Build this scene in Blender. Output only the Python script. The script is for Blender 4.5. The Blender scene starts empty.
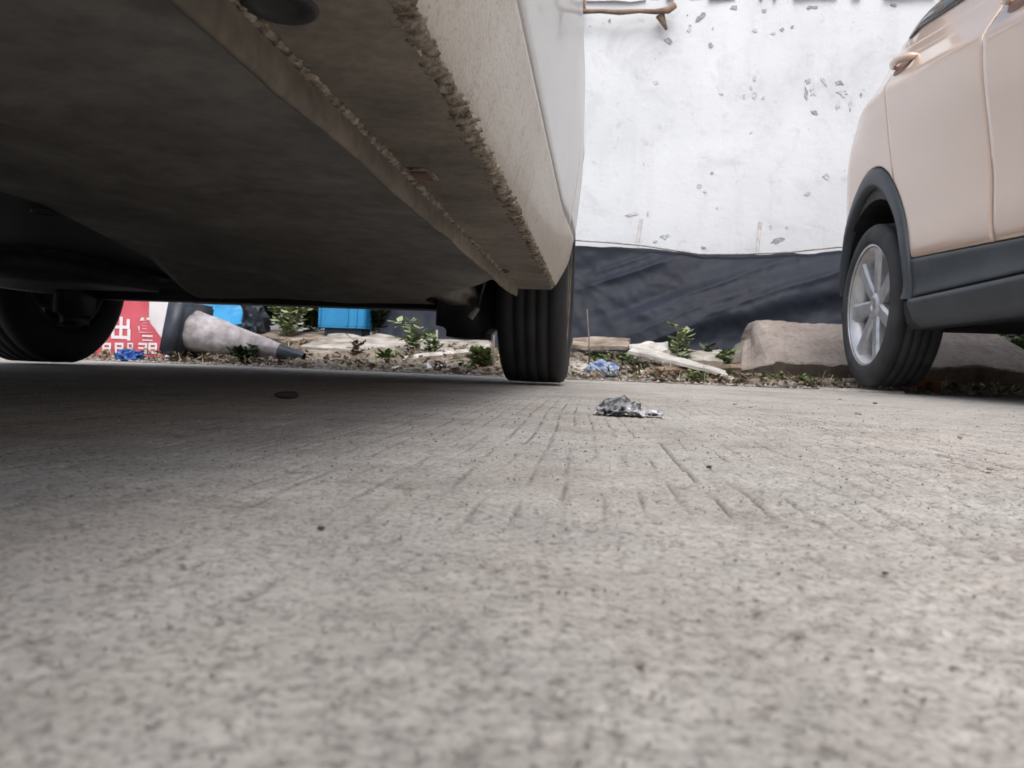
import bpy, bmesh, math, random
import numpy as np
from mathutils import Vector, Matrix, noise as mnoise
random.seed(7)
rng = np.random.default_rng(11)
SC = bpy.context.scene
COL = SC.collection

# ------------------------------------------------------------------ camera
F_PX, W_PX, H_PX = 769.0, 1024, 768
CAM_Z = 0.053
def _n(v): return v / np.linalg.norm(v)
Yc = _n(np.array([85.0, 16.0, -769.0]))          # the cars' long axis seen by the lens
Xc = np.array([1.0, -0.041, 0.0]); Xc[2] = -(Xc[0]*Yc[0] + Xc[1]*Yc[1]) / Yc[2]; Xc = _n(Xc)
Zc = np.cross(Xc, Yc)
ROT = np.array([Xc, Yc, Zc])                      # camera -> world
CAMP = np.array([0.0, 0.0, CAM_Z])
cam_d = bpy.data.cameras.new('camera')
cam_d.sensor_width = 36.0
cam_d.lens = F_PX / W_PX * 36.0
cam_d.clip_start = 0.01
cam_d.clip_end = 500
cam_d.dof.use_dof = True
cam_d.dof.focus_distance = 0.75
cam_d.dof.aperture_fstop = 22.0
cam = bpy.data.objects.new('camera', cam_d); COL.objects.link(cam)
M4 = Matrix([[*ROT[0], 0], [*ROT[1], 0], [*ROT[2], CAM_Z], [0, 0, 0, 1]])
cam.matrix_world = M4
SC.camera = cam
def ray(u, v):
    return ROT @ np.array([u - W_PX/2, -(v - H_PX/2), -F_PX])
def P(u, v, y):                                   # point on the upright plane at distance y
    d = ray(u, v); return CAMP + d * (y / d[1])
def G(u, v, z=0.0):                               # point on a level surface
    d = ray(u, v); return CAMP + d * ((z - CAM_Z) / d[2])

# ------------------------------------------------------------------ sky, sun, exposure
SUN_EL, SUN_AZ = math.radians(55), math.radians(172)   # azimuth clockwise from +Y
world = bpy.data.worlds.new('World'); SC.world = world; world.use_nodes = True
wn = world.node_tree; wn.nodes.clear()
sky = wn.nodes.new('ShaderNodeTexSky'); sky.sky_type = 'NISHITA'; sky.sun_disc = False
sky.sun_elevation = SUN_EL; sky.sun_rotation = SUN_AZ
sky.air_density = 1.0; sky.dust_density = 4.0; sky.ozone_density = 1.0
hs = wn.nodes.new('ShaderNodeHueSaturation'); hs.inputs['Saturation'].default_value = 0.5   # grey overcast
bgn = wn.nodes.new('ShaderNodeBackground'); bgn.inputs['Strength'].default_value = 0.15
wo = wn.nodes.new('ShaderNodeOutputWorld')
wn.links.new(sky.outputs[0], hs.inputs['Color']); wn.links.new(hs.outputs[0], bgn.inputs[0]); wn.links.new(bgn.outputs[0], wo.inputs[0])
sd = bpy.data.lights.new('sun', 'SUN'); sd.energy = 1.0; sd.angle = math.radians(35); sd.color = (1.0, 0.975, 0.94)
sun = bpy.data.objects.new('sun', sd); COL.objects.link(sun)
sdir = Vector((math.sin(SUN_AZ)*math.cos(SUN_EL), math.cos(SUN_AZ)*math.cos(SUN_EL), math.sin(SUN_EL)))
sun.rotation_euler = sdir.to_track_quat('Z', 'Y').to_euler()
sun.location = (0, 0, 12)
SC.view_settings.view_transform = 'Standard'; SC.view_settings.look = 'None'
SC.view_settings.gamma = 1.0; SC.view_settings.use_curve_mapping = False
SC.view_settings.exposure = 0.62
SC.render.engine = 'CYCLES'
SC.cycles.use_denoising = True
SC.cycles.max_bounces = 8

# ------------------------------------------------------------------ material helpers
MATS = {}
class NT:
    def __init__(s, name):
        s.m = bpy.data.materials.new(name); s.m.use_nodes = True
        s.t = s.m.node_tree; s.b = s.t.nodes['Principled BSDF']
        s.tc = s.t.nodes.new('ShaderNodeTexCoord')
        MATS[name] = s.m
    def n(s, typ, **kw):
        o = s.t.nodes.new(typ)
        for k, v in kw.items(): setattr(o, k, v)
        return o
    def l(s, a, b): s.t.links.new(a, b)
    def mapping(s, scale, coord='Object'):
        mp = s.n('ShaderNodeMapping'); mp.inputs['Scale'].default_value = scale
        s.l(s.tc.outputs[coord], mp.inputs[0]); return mp.outputs[0]
    def noise(s, scale, detail=4, rough=0.55, vec=None, coord='Object', dist=0.0):
        o = s.n('ShaderNodeTexNoise'); o.inputs['Scale'].default_value = scale
        o.inputs['Detail'].default_value = detail; o.inputs['Roughness'].default_value = rough
        o.inputs['Distortion'].default_value = dist
        s.l(vec if vec is not None else s.tc.outputs[coord], o.inputs['Vector']); return o.outputs['Fac']
    def voronoi(s, scale, feature='F1', vec=None, coord='Object'):
        o = s.n('ShaderNodeTexVoronoi', feature=feature); o.inputs['Scale'].default_value = scale
        s.l(vec if vec is not None else s.tc.outputs[coord], o.inputs['Vector']); return o.outputs['Distance']
    def ramp(s, fac, stops, interp='LINEAR'):
        r = s.n('ShaderNodeValToRGB'); r.color_ramp.interpolation = interp
        e = r.color_ramp.elements
        while len(e) < len(stops): e.new(0.5)
        for i, (p, c) in enumerate(stops):
            e[i].position = p; e[i].color = (*c, 1) if len(c) == 3 else c
        s.l(fac, r.inputs[0]); return r.outputs[0]
    def mix(s, a, b, fac, mode='MIX'):
        m = s.n('ShaderNodeMix', data_type='RGBA', blend_type=mode)
        for sock, v in ((m.inputs[0], fac), (m.inputs[6], a), (m.inputs[7], b)):
            if isinstance(v, (int, float)): sock.default_value = v
            elif isinstance(v, tuple): sock.default_value = (*v, 1)
            else: s.l(v, sock)
        return m.outputs[2]
    def bump(s, h, strength=0.3, dist=0.01, prev=None):
        b = s.n('ShaderNodeBump'); b.inputs['Strength'].default_value = strength; b.inputs['Distance'].default_value = dist
        s.l(h, b.inputs['Height'])
        if prev is not None: s.l(prev, b.inputs['Normal'])
        s.l(b.outputs[0], s.b.inputs['Normal']); return b.outputs[0]
    def col(s, c):
        if isinstance(c, tuple): s.b.inputs['Base Color'].default_value = (*c, 1)
        else: s.l(c, s.b.inputs['Base Color'])
    def set(s, **kw):
        for k, v in kw.items(): s.b.inputs[k].default_value = v
        return s.m
def wear(name, c1, c2, scale=6, rough=0.8, bump=0.2, bscale=60, bdist=0.004, metal=0.0, lo=0.35, hi=0.65, **kw):
    t = NT(name); t.col(t.ramp(t.noise(scale, 5), [(lo, c1), (hi, c2)]))
    if bump: t.bump(t.noise(bscale, 4), bump, bdist)
    return t.set(Roughness=rough, Metallic=metal, **kw)

def K(c): return (c, c, c)
# concrete pavement
t = NT('concrete_pavement')
big = t.ramp(t.noise(1.6, 5), [(0.3, (0.39, 0.375, 0.352)), (0.7, (0.485, 0.468, 0.442))])
mid = t.ramp(t.noise(22, 4), [(0.3, K(0.80)), (0.7, K(1.08))])
c = t.mix(big, mid, 1.0, 'MULTIPLY')
spk = t.ramp(t.noise(520, 3, 0.65), [(0.34, K(0.40)), (0.45, K(0.92)), (0.64, K(1.22))])
c = t.mix(c, spk, 0.72, 'MULTIPLY')
stain = t.ramp(t.noise(3.2, 5, 0.65), [(0.34, (0.80, 0.775, 0.75)), (0.52, K(1.0))])
c = t.mix(c, stain, 0.8, 'MULTIPLY')
flk = t.ramp(t.noise(270, 2, 0.5), [(0.33, K(0.38)), (0.40, K(1.0)), (0.6, K(1.0)), (0.68, K(1.2))])
c = t.mix(c, flk, 0.55, 'MULTIPLY')
blot = t.ramp(t.noise(150, 2, 0.5), [(0.26, (0.40, 0.36, 0.33)), (0.33, K(1.0))])
c = t.mix(c, blot, 0.6, 'MULTIPLY')
rosy = t.ramp(t.noise(4.5, 3), [(0.42, K(1.0)), (0.62, (1.02, 0.985, 0.97))])
c = t.mix(c, rosy, 1.0, 'MULTIPLY')
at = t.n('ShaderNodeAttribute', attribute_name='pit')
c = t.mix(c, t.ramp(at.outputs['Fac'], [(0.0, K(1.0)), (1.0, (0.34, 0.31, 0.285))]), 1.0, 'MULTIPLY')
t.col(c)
b1 = t.bump(t.noise(900, 3, 0.65), 0.6, 0.0004)
t.bump(t.noise(330, 3, 0.6), 0.5, 0.0007, b1)
t.set(Roughness=0.88)

t = NT('soil')
c = t.ramp(t.noise(7, 6, 0.7), [(0.32, (0.07, 0.055, 0.04)), (0.5, (0.20, 0.165, 0.13)), (0.68, (0.36, 0.32, 0.28))])
c = t.mix(c, t.ramp(t.noise(70, 3), [(0.35, K(0.55)), (0.6, K(1.1))]), 0.8, 'MULTIPLY')
t.col(c); t.bump(t.noise(60, 5, 0.65), 0.9, 0.02); t.set(Roughness=0.95)

t = NT('wall_plaster')
c = t.ramp(t.noise(0.9, 6, 0.6), [(0.3, (0.53, 0.55, 0.58)), (0.6, (0.645, 0.667, 0.70))])
c = t.mix(c, t.ramp(t.noise(9, 5, 0.7), [(0.26, (0.72, 0.71, 0.70)), (0.42, K(1.0))]), 0.8, 'MULTIPLY')
streak = t.ramp(t.noise(3.0, 4, 0.6, vec=t.mapping((3.0, 3.0, 0.35))), [(0.30, (0.84, 0.83, 0.82)), (0.45, K(1.0))])
c = t.mix(c, streak, 0.3, 'MULTIPLY')
speck = t.ramp(t.noise(26, 2, 0.5), [(0.20, (0.35, 0.34, 0.34)), (0.27, K(1.0))])
c = t.mix(c, speck, 0.8, 'MULTIPLY')
cloud = t.ramp(t.noise(2.4, 6, 0.7, dist=0.6), [(0.30, (0.66, 0.66, 0.67)), (0.48, K(1.0))])
c = t.mix(c, cloud, 0.5, 'MULTIPLY')
t.col(c); b1 = t.bump(t.noise(14, 6, 0.6), 0.16, 0.02); t.bump(t.noise(90, 3), 0.25, 0.004, b1); t.set(Roughness=0.85)

wear('bare_render', (0.20, 0.20, 0.205), (0.42, 0.43, 0.44), 70, 0.95, 0.6, 120, lo=0.35, hi=0.65)
wear('pale_bare_render', (0.38, 0.385, 0.395), (0.56, 0.57, 0.59), 70, 0.95, 0.6, 120, lo=0.35, hi=0.6)
wear('brick', (0.28, 0.10, 0.06), (0.40, 0.17, 0.11), 14, 0.9, 0.5, 90)
wear('gap_shade', (0.03, 0.028, 0.03), (0.07, 0.06, 0.06), 8, 0.95, 0.5, 60)
wear('old_wood', (0.11, 0.07, 0.05), (0.26, 0.185, 0.14), 9, 0.85, 0.5, 60)
t = NT('tarp'); t.col(t.ramp(t.noise(3, 5), [(0.3, (0.014, 0.0168, 0.026)), (0.7, (0.024, 0.0288, 0.043))]))
t.bump(t.noise(500, 2), 0.15, 0.001); t.set(Roughness=0.5)
t.b.inputs['Specular IOR Level'].default_value = 0.14
wear('rope', (0.45, 0.45, 0.44), (0.62, 0.62, 0.62), 30, 0.8, 0.3, 300)
t = NT('block_concrete')
c = t.ramp(t.noise(5, 6, 0.65), [(0.3, (0.26, 0.215, 0.185)), (0.65, (0.41, 0.355, 0.32))])
c = t.mix(c, t.ramp(t.noise(45, 4), [(0.32, K(0.6)), (0.5, K(1.05))]), 0.6, 'MULTIPLY'); t.col(c)
t.bump(t.noise(38, 8, 0.75), 1.0, 0.014); t.set(Roughness=0.95)
wear('pale_concrete', (0.18, 0.155, 0.125), (0.46, 0.43, 0.39), 10, 0.92, 0.5, 80)
wear('brown_concrete', (0.14, 0.108, 0.08), (0.36, 0.30, 0.25), 10, 0.92, 0.6, 80)
wear('white_board', (0.34, 0.31, 0.27), (0.62, 0.60, 0.57), 16, 0.7, 0.2, 60)
wear('white_plastic', (0.62, 0.62, 0.63), (0.76, 0.76, 0.78), 5, 0.5, 0.15, 60)
wear('cone_plastic', (0.24, 0.21, 0.22), (0.52, 0.49, 0.51), 18, 0.5, 0.2, 80)
wear('navy_plastic', (0.018, 0.024, 0.036), (0.05, 0.062, 0.085), 9, 0.5, 0.2, 60)
wear('blue_plastic', (0.012, 0.17, 0.38), (0.025, 0.26, 0.52), 5, 0.4, 0.1, 60)
wear('bag_blue', (0.08, 0.15, 0.36), (0.42, 0.48, 0.60), 25, 0.4, 0.2, 90)
wear('bag_dark_blue', (0.01, 0.05, 0.22), (0.05, 0.14, 0.45), 25, 0.35, 0.2, 90)
wear('sign_red', (0.50, 0.07, 0.10), (0.62, 0.11, 0.15), 6, 0.5, 0.1, 60)
wear('sign_white', (0.66, 0.62, 0.64), (0.80, 0.78, 0.80), 8, 0.5, 0.1, 60)
t = NT('foil')
v = t.noise(75, 3, 0.6)
t.col(t.ramp(v, [(0.40, (0.06, 0.065, 0.075)), (0.48, (0.24, 0.24, 0.26)), (0.60, (0.46, 0.46, 0.48))])); t.set(Roughness=0.42, Metallic=0.25)
wear('stone', (0.20, 0.175, 0.155), (0.40, 0.37, 0.34), 40, 0.92, 0.4, 200)
wear('grit', (0.15, 0.138, 0.125), (0.40, 0.38, 0.35), 300, 0.92, 0)
wear('dark_stone', (0.035, 0.032, 0.03), (0.09, 0.085, 0.08), 40, 0.9, 0.4, 300)
def leafmat(name, c1, c2, c3):
    t = NT(name); oi = t.n('ShaderNodeObjectInfo')
    t.col(t.ramp(t.noise(18, 3), [(0.3, c1), (0.5, c2), (0.7, c3)])); t.set(Roughness=0.6)
    t.b.inputs['Transmission Weight'].default_value = 0.0
    return t.m
leafmat('green_leaf', (0.055, 0.11, 0.028), (0.13, 0.20, 0.055), (0.24, 0.32, 0.10))
leafmat('pale_leaf', (0.12, 0.17, 0.07), (0.24, 0.30, 0.13), (0.36, 0.40, 0.20))
leafmat('dark_leaf', (0.02, 0.04, 0.015), (0.04, 0.07, 0.025), (0.07, 0.10, 0.04))
leafmat('dry_leaf', (0.05, 0.035, 0.02), (0.17, 0.12, 0.075), (0.40, 0.33, 0.24))
leafmat('straw', (0.16, 0.125, 0.075), (0.34, 0.28, 0.18), (0.52, 0.45, 0.32))
wear('stem', (0.12, 0.10, 0.05), (0.24, 0.20, 0.11), 30, 0.8, 0.2, 200)
wear('twig_grey', (0.30, 0.29, 0.28), (0.45, 0.44, 0.43), 30, 0.9, 0.2, 200)
wear('twig', (0.10, 0.075, 0.06), (0.28, 0.23, 0.20), 30, 0.9, 0.2, 200)
wear('tyre_rubber', (0.007, 0.007, 0.0078), (0.017, 0.017, 0.0185), 14, 0.72, 0.25, 120, 0.002)
wear('tyre_rubber_dusty', (0.028, 0.030, 0.034), (0.055, 0.057, 0.062), 10, 0.8, 0.25, 120, 0.002)
wear('alloy', (0.52, 0.53, 0.55), (0.68, 0.69, 0.71), 18, 0.35, 0.1, 150, 0.001, 0.6)
wear('dirty_steel', (0.05, 0.045, 0.04), (0.14, 0.125, 0.11), 18, 0.6, 0.3, 150, 0.002, 0.4)
wear('black_plastic', (0.012, 0.012, 0.013), (0.03, 0.03, 0.032), 15, 0.6, 0.2, 200, 0.001)
wear('cladding', (0.036, 0.046, 0.056), (0.056, 0.068, 0.081), 6, 0.5, 0.15, 500, 0.0006)
t = NT('underbody')
c = t.ramp(t.noise(4.5, 5, 0.55, dist=0.8), [(0.32, (0.19, 0.178, 0.163)), (0.52, (0.25, 0.235, 0.216)), (0.72, (0.36, 0.34, 0.312))])
c = t.mix(c, t.ramp(t.noise(40, 4), [(0.3, K(0.7)), (0.6, K(1.1))]), 0.7, 'MULTIPLY'); t.col(c)
t.bump(t.noise(160, 4), 0.3, 0.002); t.set(Roughness=0.85)
t = NT('dusty_sill')
c = t.ramp(t.noise(7, 6, 0.6), [(0.32, (0.12, 0.10, 0.08)), (0.5, (0.20, 0.172, 0.14)), (0.68, (0.29, 0.255, 0.21))])
c = t.mix(c, t.ramp(t.noise(90, 4), [(0.3, K(0.7)), (0.6, K(1.08))]), 0.7, 'MULTIPLY'); t.col(c)
t.bump(t.noise(260, 4), 0.35, 0.0015); t.set(Roughness=0.9)
t = NT('underseal')
c = t.ramp(t.noise(120, 4, 0.7), [(0.36, (0.06, 0.045, 0.033)), (0.52, (0.24, 0.20, 0.155)), (0.7, (0.44, 0.39, 0.32))]); t.col(c)
t.bump(t.noise(330, 3), 0.5, 0.002); t.set(Roughness=0.9)
wear('rusty_plug', (0.10, 0.05, 0.035), (0.20, 0.11, 0.08), 60, 0.8, 0.3, 300, 0.001)
t = NT('dirty_paint')
base = t.ramp(t.noise(3, 4), [(0.35, (0.56, 0.515, 0.445)), (0.65, (0.64, 0.60, 0.53))])
c = t.mix(base, t.ramp(t.noise(45, 6, 0.75), [(0.30, (0.55, 0.46, 0.36)), (0.48, K(1.0))]), 0.6, 'MULTIPLY')
spat = t.ramp(t.noise(330, 2, 0.5), [(0.30, (0.52, 0.45, 0.37)), (0.40, K(1.0))])
c = t.mix(c, spat, 0.7, 'MULTIPLY')
t.col(c); t.bump(t.noise(210, 3, 0.6), 0.6, 0.002); t.set(Roughness=0.5)
t.b.inputs['Coat Weight'].default_value = 0.15
t = NT('door_paint')
c = t.mix(t.ramp(t.noise(3, 4), [(0.35, (0.56, 0.55, 0.53)), (0.65, (0.63, 0.62, 0.605))]), t.ramp(t.noise(60, 6, 0.75), [(0.28, (0.75, 0.70, 0.64)), (0.48, K(1.0))]), 0.5, 'MULTIPLY')
t.col(c); t.bump(t.noise(260, 3, 0.6), 0.12, 0.001); t.set(Roughness=0.34); t.b.inputs['Coat Weight'].default_value = 0.3
t = NT('rose_paint')
t.col(t.ramp(t.noise(1.3, 4), [(0.35, (0.66, 0.485, 0.38)), (0.65, (0.69, 0.515, 0.41))]))
t.bump(t.noise(900, 2), 0.02, 0.0005)
t.set(Roughness=0.30, Metallic=0.04); t.b.inputs['Coat Weight'].default_value = 1.0; t.b.inputs['Coat Roughness'].default_value = 0.06
wear('glass_dark', (0.02, 0.024, 0.028), (0.035, 0.04, 0.045), 3, 0.08, 0.0)
wear('red_lens', (0.35, 0.02, 0.02), (0.45, 0.04, 0.03), 6, 0.15, 0.0)
wear('clear_lens', (0.5, 0.5, 0.52), (0.65, 0.65, 0.67), 6, 0.1, 0.0)
wear('recess_shade', (0.20, 0.12, 0.095), (0.28, 0.18, 0.15), 20, 0.5, 0.1)

# ------------------------------------------------------------------ mesh helpers
def link(name, me, mat=None, parent=None, smooth=False):
    o = bpy.data.objects.new(name, me); COL.objects.link(o)
    if mat: me.materials.append(MATS[mat])
    if parent is not None: o.parent = parent
    if smooth and len(me.polygons): me.polygons.foreach_set('use_smooth', [True]*len(me.polygons))
    return o
def mesh(name, v, f, mat=None, parent=None, smooth=False):
    me = bpy.data.meshes.new(name); me.from_pydata([tuple(map(float, p)) for p in v], [], [tuple(int(i) for i in q) for q in f]); me.update()
    return link(name, me, mat, parent, smooth)
def grid_mesh(name, V, mat=None, parent=None, smooth=True, wrap=False, flip=False):
    V = np.asarray(V, float); r, c = V.shape[:2]
    idx = np.arange(r*c).reshape(r, c)
    if wrap: idx = np.concatenate([idx, idx[:, :1]], 1)
    q = np.stack([idx[:-1, :-1], idx[:-1, 1:], idx[1:, 1:], idx[1:, :-1]], -1).reshape(-1, 4)
    if flip: q = q[:, ::-1]
    me = bpy.data.meshes.new(name)
    me.vertices.add(r*c); me.vertices.foreach_set('co', V.reshape(-1))
    n = len(q); me.loops.add(n*4); me.loops.foreach_set('vertex_index', np.ascontiguousarray(q).reshape(-1).astype(np.int32))
    me.polygons.add(n); me.polygons.foreach_set('loop_start', np.arange(0, n*4, 4, dtype=np.int32))
    me.update(calc_edges=True)
    return link(name, me, mat, parent, smooth)
def from_bm(name, bm, mat=None, parent=None, smooth=False):
    bmesh.ops.recalc_face_normals(bm, faces=bm.faces)
    me = bpy.data.meshes.new(name); bm.to_mesh(me); bm.free()
    return link(name, me, mat, parent, smooth)
def box(name, lo, hi, mat, parent=None, bev=0.0, seg=2, smooth=False):
    bm = bmesh.new(); bmesh.ops.create_cube(bm, size=1)
    lo, hi = Vector(lo), Vector(hi); c = (lo+hi)/2; s = hi-lo
    for v in bm.verts: v.co = Vector((v.co.x*s.x, v.co.y*s.y, v.co.z*s.z)) + c
    if bev: bmesh.ops.bevel(bm, geom=bm.edges[:], offset=bev, segments=seg, affect='EDGES')
    return from_bm(name, bm, mat, parent, smooth)
def tube(name, pts, rad, mat, parent=None, seg=8, smooth=True):
    pts = [Vector(p) for p in pts]; n = len(pts)
    rad = rad if hasattr(rad, '__len__') else [rad]*n
    V, fs = [], []
    for i, p in enumerate(pts):
        d = (pts[min(i+1, n-1)] - pts[max(i-1, 0)]).normalized()
        a = d.orthogonal().normalized() if i == 0 else (a - d*a.dot(d)).normalized()
        b = d.cross(a)
        for k in range(seg):
            t_ = 2*math.pi*k/seg; V.append(p + (a*math.cos(t_) + b*math.sin(t_))*rad[i])
    for i in range(n-1):
        for k in range(seg):
            fs.append((i*seg+k, i*seg+(k+1) % seg, (i+1)*seg+(k+1) % seg, (i+1)*seg+k))
    fs.append(tuple(range(seg))[::-1]); fs.append(tuple((n-1)*seg+k for k in range(seg)))
    return mesh(name, V, fs, mat, parent, smooth)
def lathe_x(name, prof, mat, parent=None, seg=72, smooth=True, closed=True):
    """prof: (x, r) pairs turned about the X axis"""
    V = []
    for x, r in prof:
        V.append([(x, r*math.cos(2*math.pi*k/seg), r*math.sin(2*math.pi*k/seg)) for k in range(seg)])
    if closed: V.append(V[0])
    o = grid_mesh(name, V, mat, parent, smooth, wrap=True)
    return o
def empty(name, loc=(0, 0, 0)):
    o = bpy.data.objects.new(name, None); COL.objects.link(o); o.location = loc; o.empty_display_size = 0.1; return o
def tag(o, label, cat, group=None):
    o['label'] = label; o['category'] = cat; o['kind'] = 'thing'
    if group: o['group'] = group
    return o
def kind(o, k): o['kind'] = k; return o
def boolean_cut(o, cutters):
    for c in cutters:
        m = o.modifiers.new('cut', 'BOOLEAN'); m.operation = 'DIFFERENCE'; m.object = c; m.solver = 'EXACT'
    dg = bpy.context.evaluated_depsgraph_get()
    me = bpy.data.meshes.new_from_object(o.evaluated_get(dg))
    o.modifiers.clear(); old = o.data; o.data = me; bpy.data.meshes.remove(old)
    for c in cutters:
        d = c.data; bpy.data.objects.remove(c); bpy.data.meshes.remove(d)

# vectorised noise
def _h(ix, iy, s):
    n = (ix.astype(np.int64)*374761393 + iy.astype(np.int64)*668265263 + s*1442695041) & 0xffffffff
    n = ((n ^ (n >> 13))*1274126177) & 0xffffffff
    n = (n ^ (n >> 16)) & 0xffffffff
    return n / 4294967295.0
def vn(x, y, s=0):
    x = np.asarray(x, float); y = np.asarray(y, float)
    ix, iy = np.floor(x), np.floor(y); fx, fy = x-ix, y-iy
    ix, iy = ix.astype(np.int64), iy.astype(np.int64)
    fx = fx*fx*(3-2*fx); fy = fy*fy*(3-2*fy)
    a = _h(ix, iy, s)*(1-fx) + _h(ix+1, iy, s)*fx
    b = _h(ix, iy+1, s)*(1-fx) + _h(ix+1, iy+1, s)*fx
    return a*(1-fy) + b*fy
def fbm(x, y, s=0, o=4):
    r, a, tot = 0, 1.0, 0
    for i in range(o):
        r = r + a*vn(x*2**i, y*2**i, s+i*17); tot += a; a *= 0.5
    return r/tot

# ------------------------------------------------------------------ ground
SLAB_END = 3.28
mesh('ground', [(-80, -80, -0.06), (80, -80, -0.06), (80, 80, -0.06), (-80, 80, -0.06)], [(0, 1, 2, 3)], 'soil')
kind(bpy.data.objects['ground'], 'structure')
def spaced(a, step_fn, b):
    out = [a]
    while out[-1] < b: out.append(out[-1] + step_fn(out[-1]))
    return np.array(out)
xs_pos = spaced(0.0, lambda x: 0.0017 if x < 0.22 else min(0.0017 + (x-0.22)*0.012, 0.3), 7.0)
xs = np.concatenate([-xs_pos[:0:-1], xs_pos])
ys_f = spaced(0.07, lambda y: 0.0011 + max(0, y-0.09)*0.0075 if y < 2.2 else 0.02, SLAB_END)
ys_f[-1] = SLAB_END
ys_b = 0.07 - spaced(0.01, lambda y: 0.01 + y*0.15, 7.0)[::-1]
ys = np.concatenate([ys_b, ys_f])
X, Y = np.meshgrid(xs, ys)
fine = np.clip((2.6-np.abs(X))/1.5, 0, 1)*np.clip((Y+0.3)/0.3, 0, 1)
def smooth01(v, a, b):
    t_ = np.clip((v-a)/(b-a), 0, 1); return t_*t_*(3-2*t_)
pit1 = smooth01(vn(X*230+vn(X*80, Y*80, 5)*2, Y*230, 1), 0.66, 0.90)*(0.25+0.75*smooth01(fbm(X*9, Y*9, 3, 3), 0.35, 0.6))*(0.6+0.5*smooth01(X, -0.1, 0.2))
pit2 = smooth01(vn(X*120, Y*120+vn(X*50, Y*50, 8)*2, 2), 0.82, 0.97)*0.9
# broom grooves running along the parked cars, patchy
Xw = X + 0.005*(fbm(X*3, Y*2.2, 21, 2)-0.5)*2 + 0.012*Y
gl = np.abs(((Xw*62 + 0.25*vn(X*4, Y*0.8, 31)) % 1.0) - 0.5)
patch = (0.7+0.3*smooth01(fbm(X*4+9, Y*2.0, 41, 3), 0.34, 0.54))*smooth01(vn(X*120, Y*22, 43), 0.25, 0.7)
groove = smooth01(gl, 0.085, 0.01)*patch*(0.4+0.6*vn(np.floor(Xw*62+0.25*vn(X*4, Y*0.8, 31))*3.3, Y*0+2, 47))*smooth01(Y, 0.2, 0.32)*smooth01(Y, 1.7, 0.9)
rib = (fbm(Xw*130, Y*4, 51, 2)-0.5)*smooth01(Y, 0.12, 0.4)
Zg = (fbm(X*1.5, Y*1.5, 61, 3)-0.5)*0.004 + (fbm(X*30, Y*30, 71, 3)-0.5)*0.0014 + (fbm(X*300, Y*300, 81, 2)-0.5)*0.0019*(0.5+0.7*smooth01(X, -0.08, 0.22))
Zg = Zg - pit1*0.0011 - pit2*0.0013 - groove*0.0027 + rib*0.0008
Zg = Zg*fine
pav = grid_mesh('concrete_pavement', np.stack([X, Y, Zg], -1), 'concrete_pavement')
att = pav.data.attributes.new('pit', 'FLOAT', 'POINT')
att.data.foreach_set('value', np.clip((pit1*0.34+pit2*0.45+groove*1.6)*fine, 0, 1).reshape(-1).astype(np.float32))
kind(pav, 'structure')
# loose sand grit lying on the pavement
def grit(n):
    r_ = np.random.default_rng(77)
    y = 0.085 + 1.5*r_.random(n)**2.2; x = (r_.random(n)*2-1)*(0.06+0.75*y) + 0.02
    s_ = 0.0002 + 0.0008*r_.random(n)**3*(0.5+y)
    base = np.array(((1, 0, 0), (-1, 0, 0), (0, 1, 0), (0, -1, 0), (0, 0, .8), (0, 0, -.8)))
    V = base[None]*(0.6+0.7*r_.random((n, 6, 1)))*s_[:, None, None] + np.stack([x, y, s_*0.5], -1)[:, None, :]
    f = np.array(((0, 2, 4), (2, 1, 4), (1, 3, 4), (3, 0, 4), (2, 0, 5), (1, 2, 5), (3, 1, 5), (0, 3, 5)))
    F_ = (f[None] + (np.arange(n)*6)[:, None, None]).reshape(-1, 3)
    me = bpy.data.meshes.new('sand_grit'); me.from_pydata(V.reshape(-1, 3).tolist(), [], F_.tolist()); me.update()
    o = link('sand_grit', me, 'grit'); o['label'] = 'fine sand grit strewn over the concrete pavement'; return kind(o, 'stuff')
grit(6500)

# soil bank between the pavement and the wall
WALL_Y = 5.0
def bank(x, y):
    x = np.asarray(x, float); y = np.asarray(y, float)
    t_ = np.clip((y-SLAB_END)/1.45, 0, 1)
    left = smooth01(x, 0.2, -0.6); low = 1-0.9*smooth01(x, 0.45, 0.8)*smooth01(y, 4.35, 4.1)
    return 0.004 + low*(0.170-0.01*left)*t_**1.3 + (fbm(x*3, y*3, 91, 4)-0.5)*(0.02+0.06*t_*low) + (fbm(x*18, y*18, 95, 3)-0.5)*0.022*np.clip(t_*6, 0.2, 1)
bx = np.linspace(-6, 7, 520); by = np.linspace(SLAB_END-0.03, WALL_Y+0.1, 110)
BX, BY = np.meshgrid(bx, by); BY2 = BY.copy(); BY2[0] += (fbm(bx*7, bx*0, 97, 3)-0.5)*0.12
BZ = bank(BX, BY); BZ[0] = -0.04
kind(grid_mesh('soil_bank', np.stack([BX, BY2, BZ], -1), 'soil'), 'structure')
def on_bank(u, v, y):                              # pixel column at distance y, dropped on the bank
    p = P(u, v, y); return np.array([p[0], y, float(bank(p[0], y))])

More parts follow.
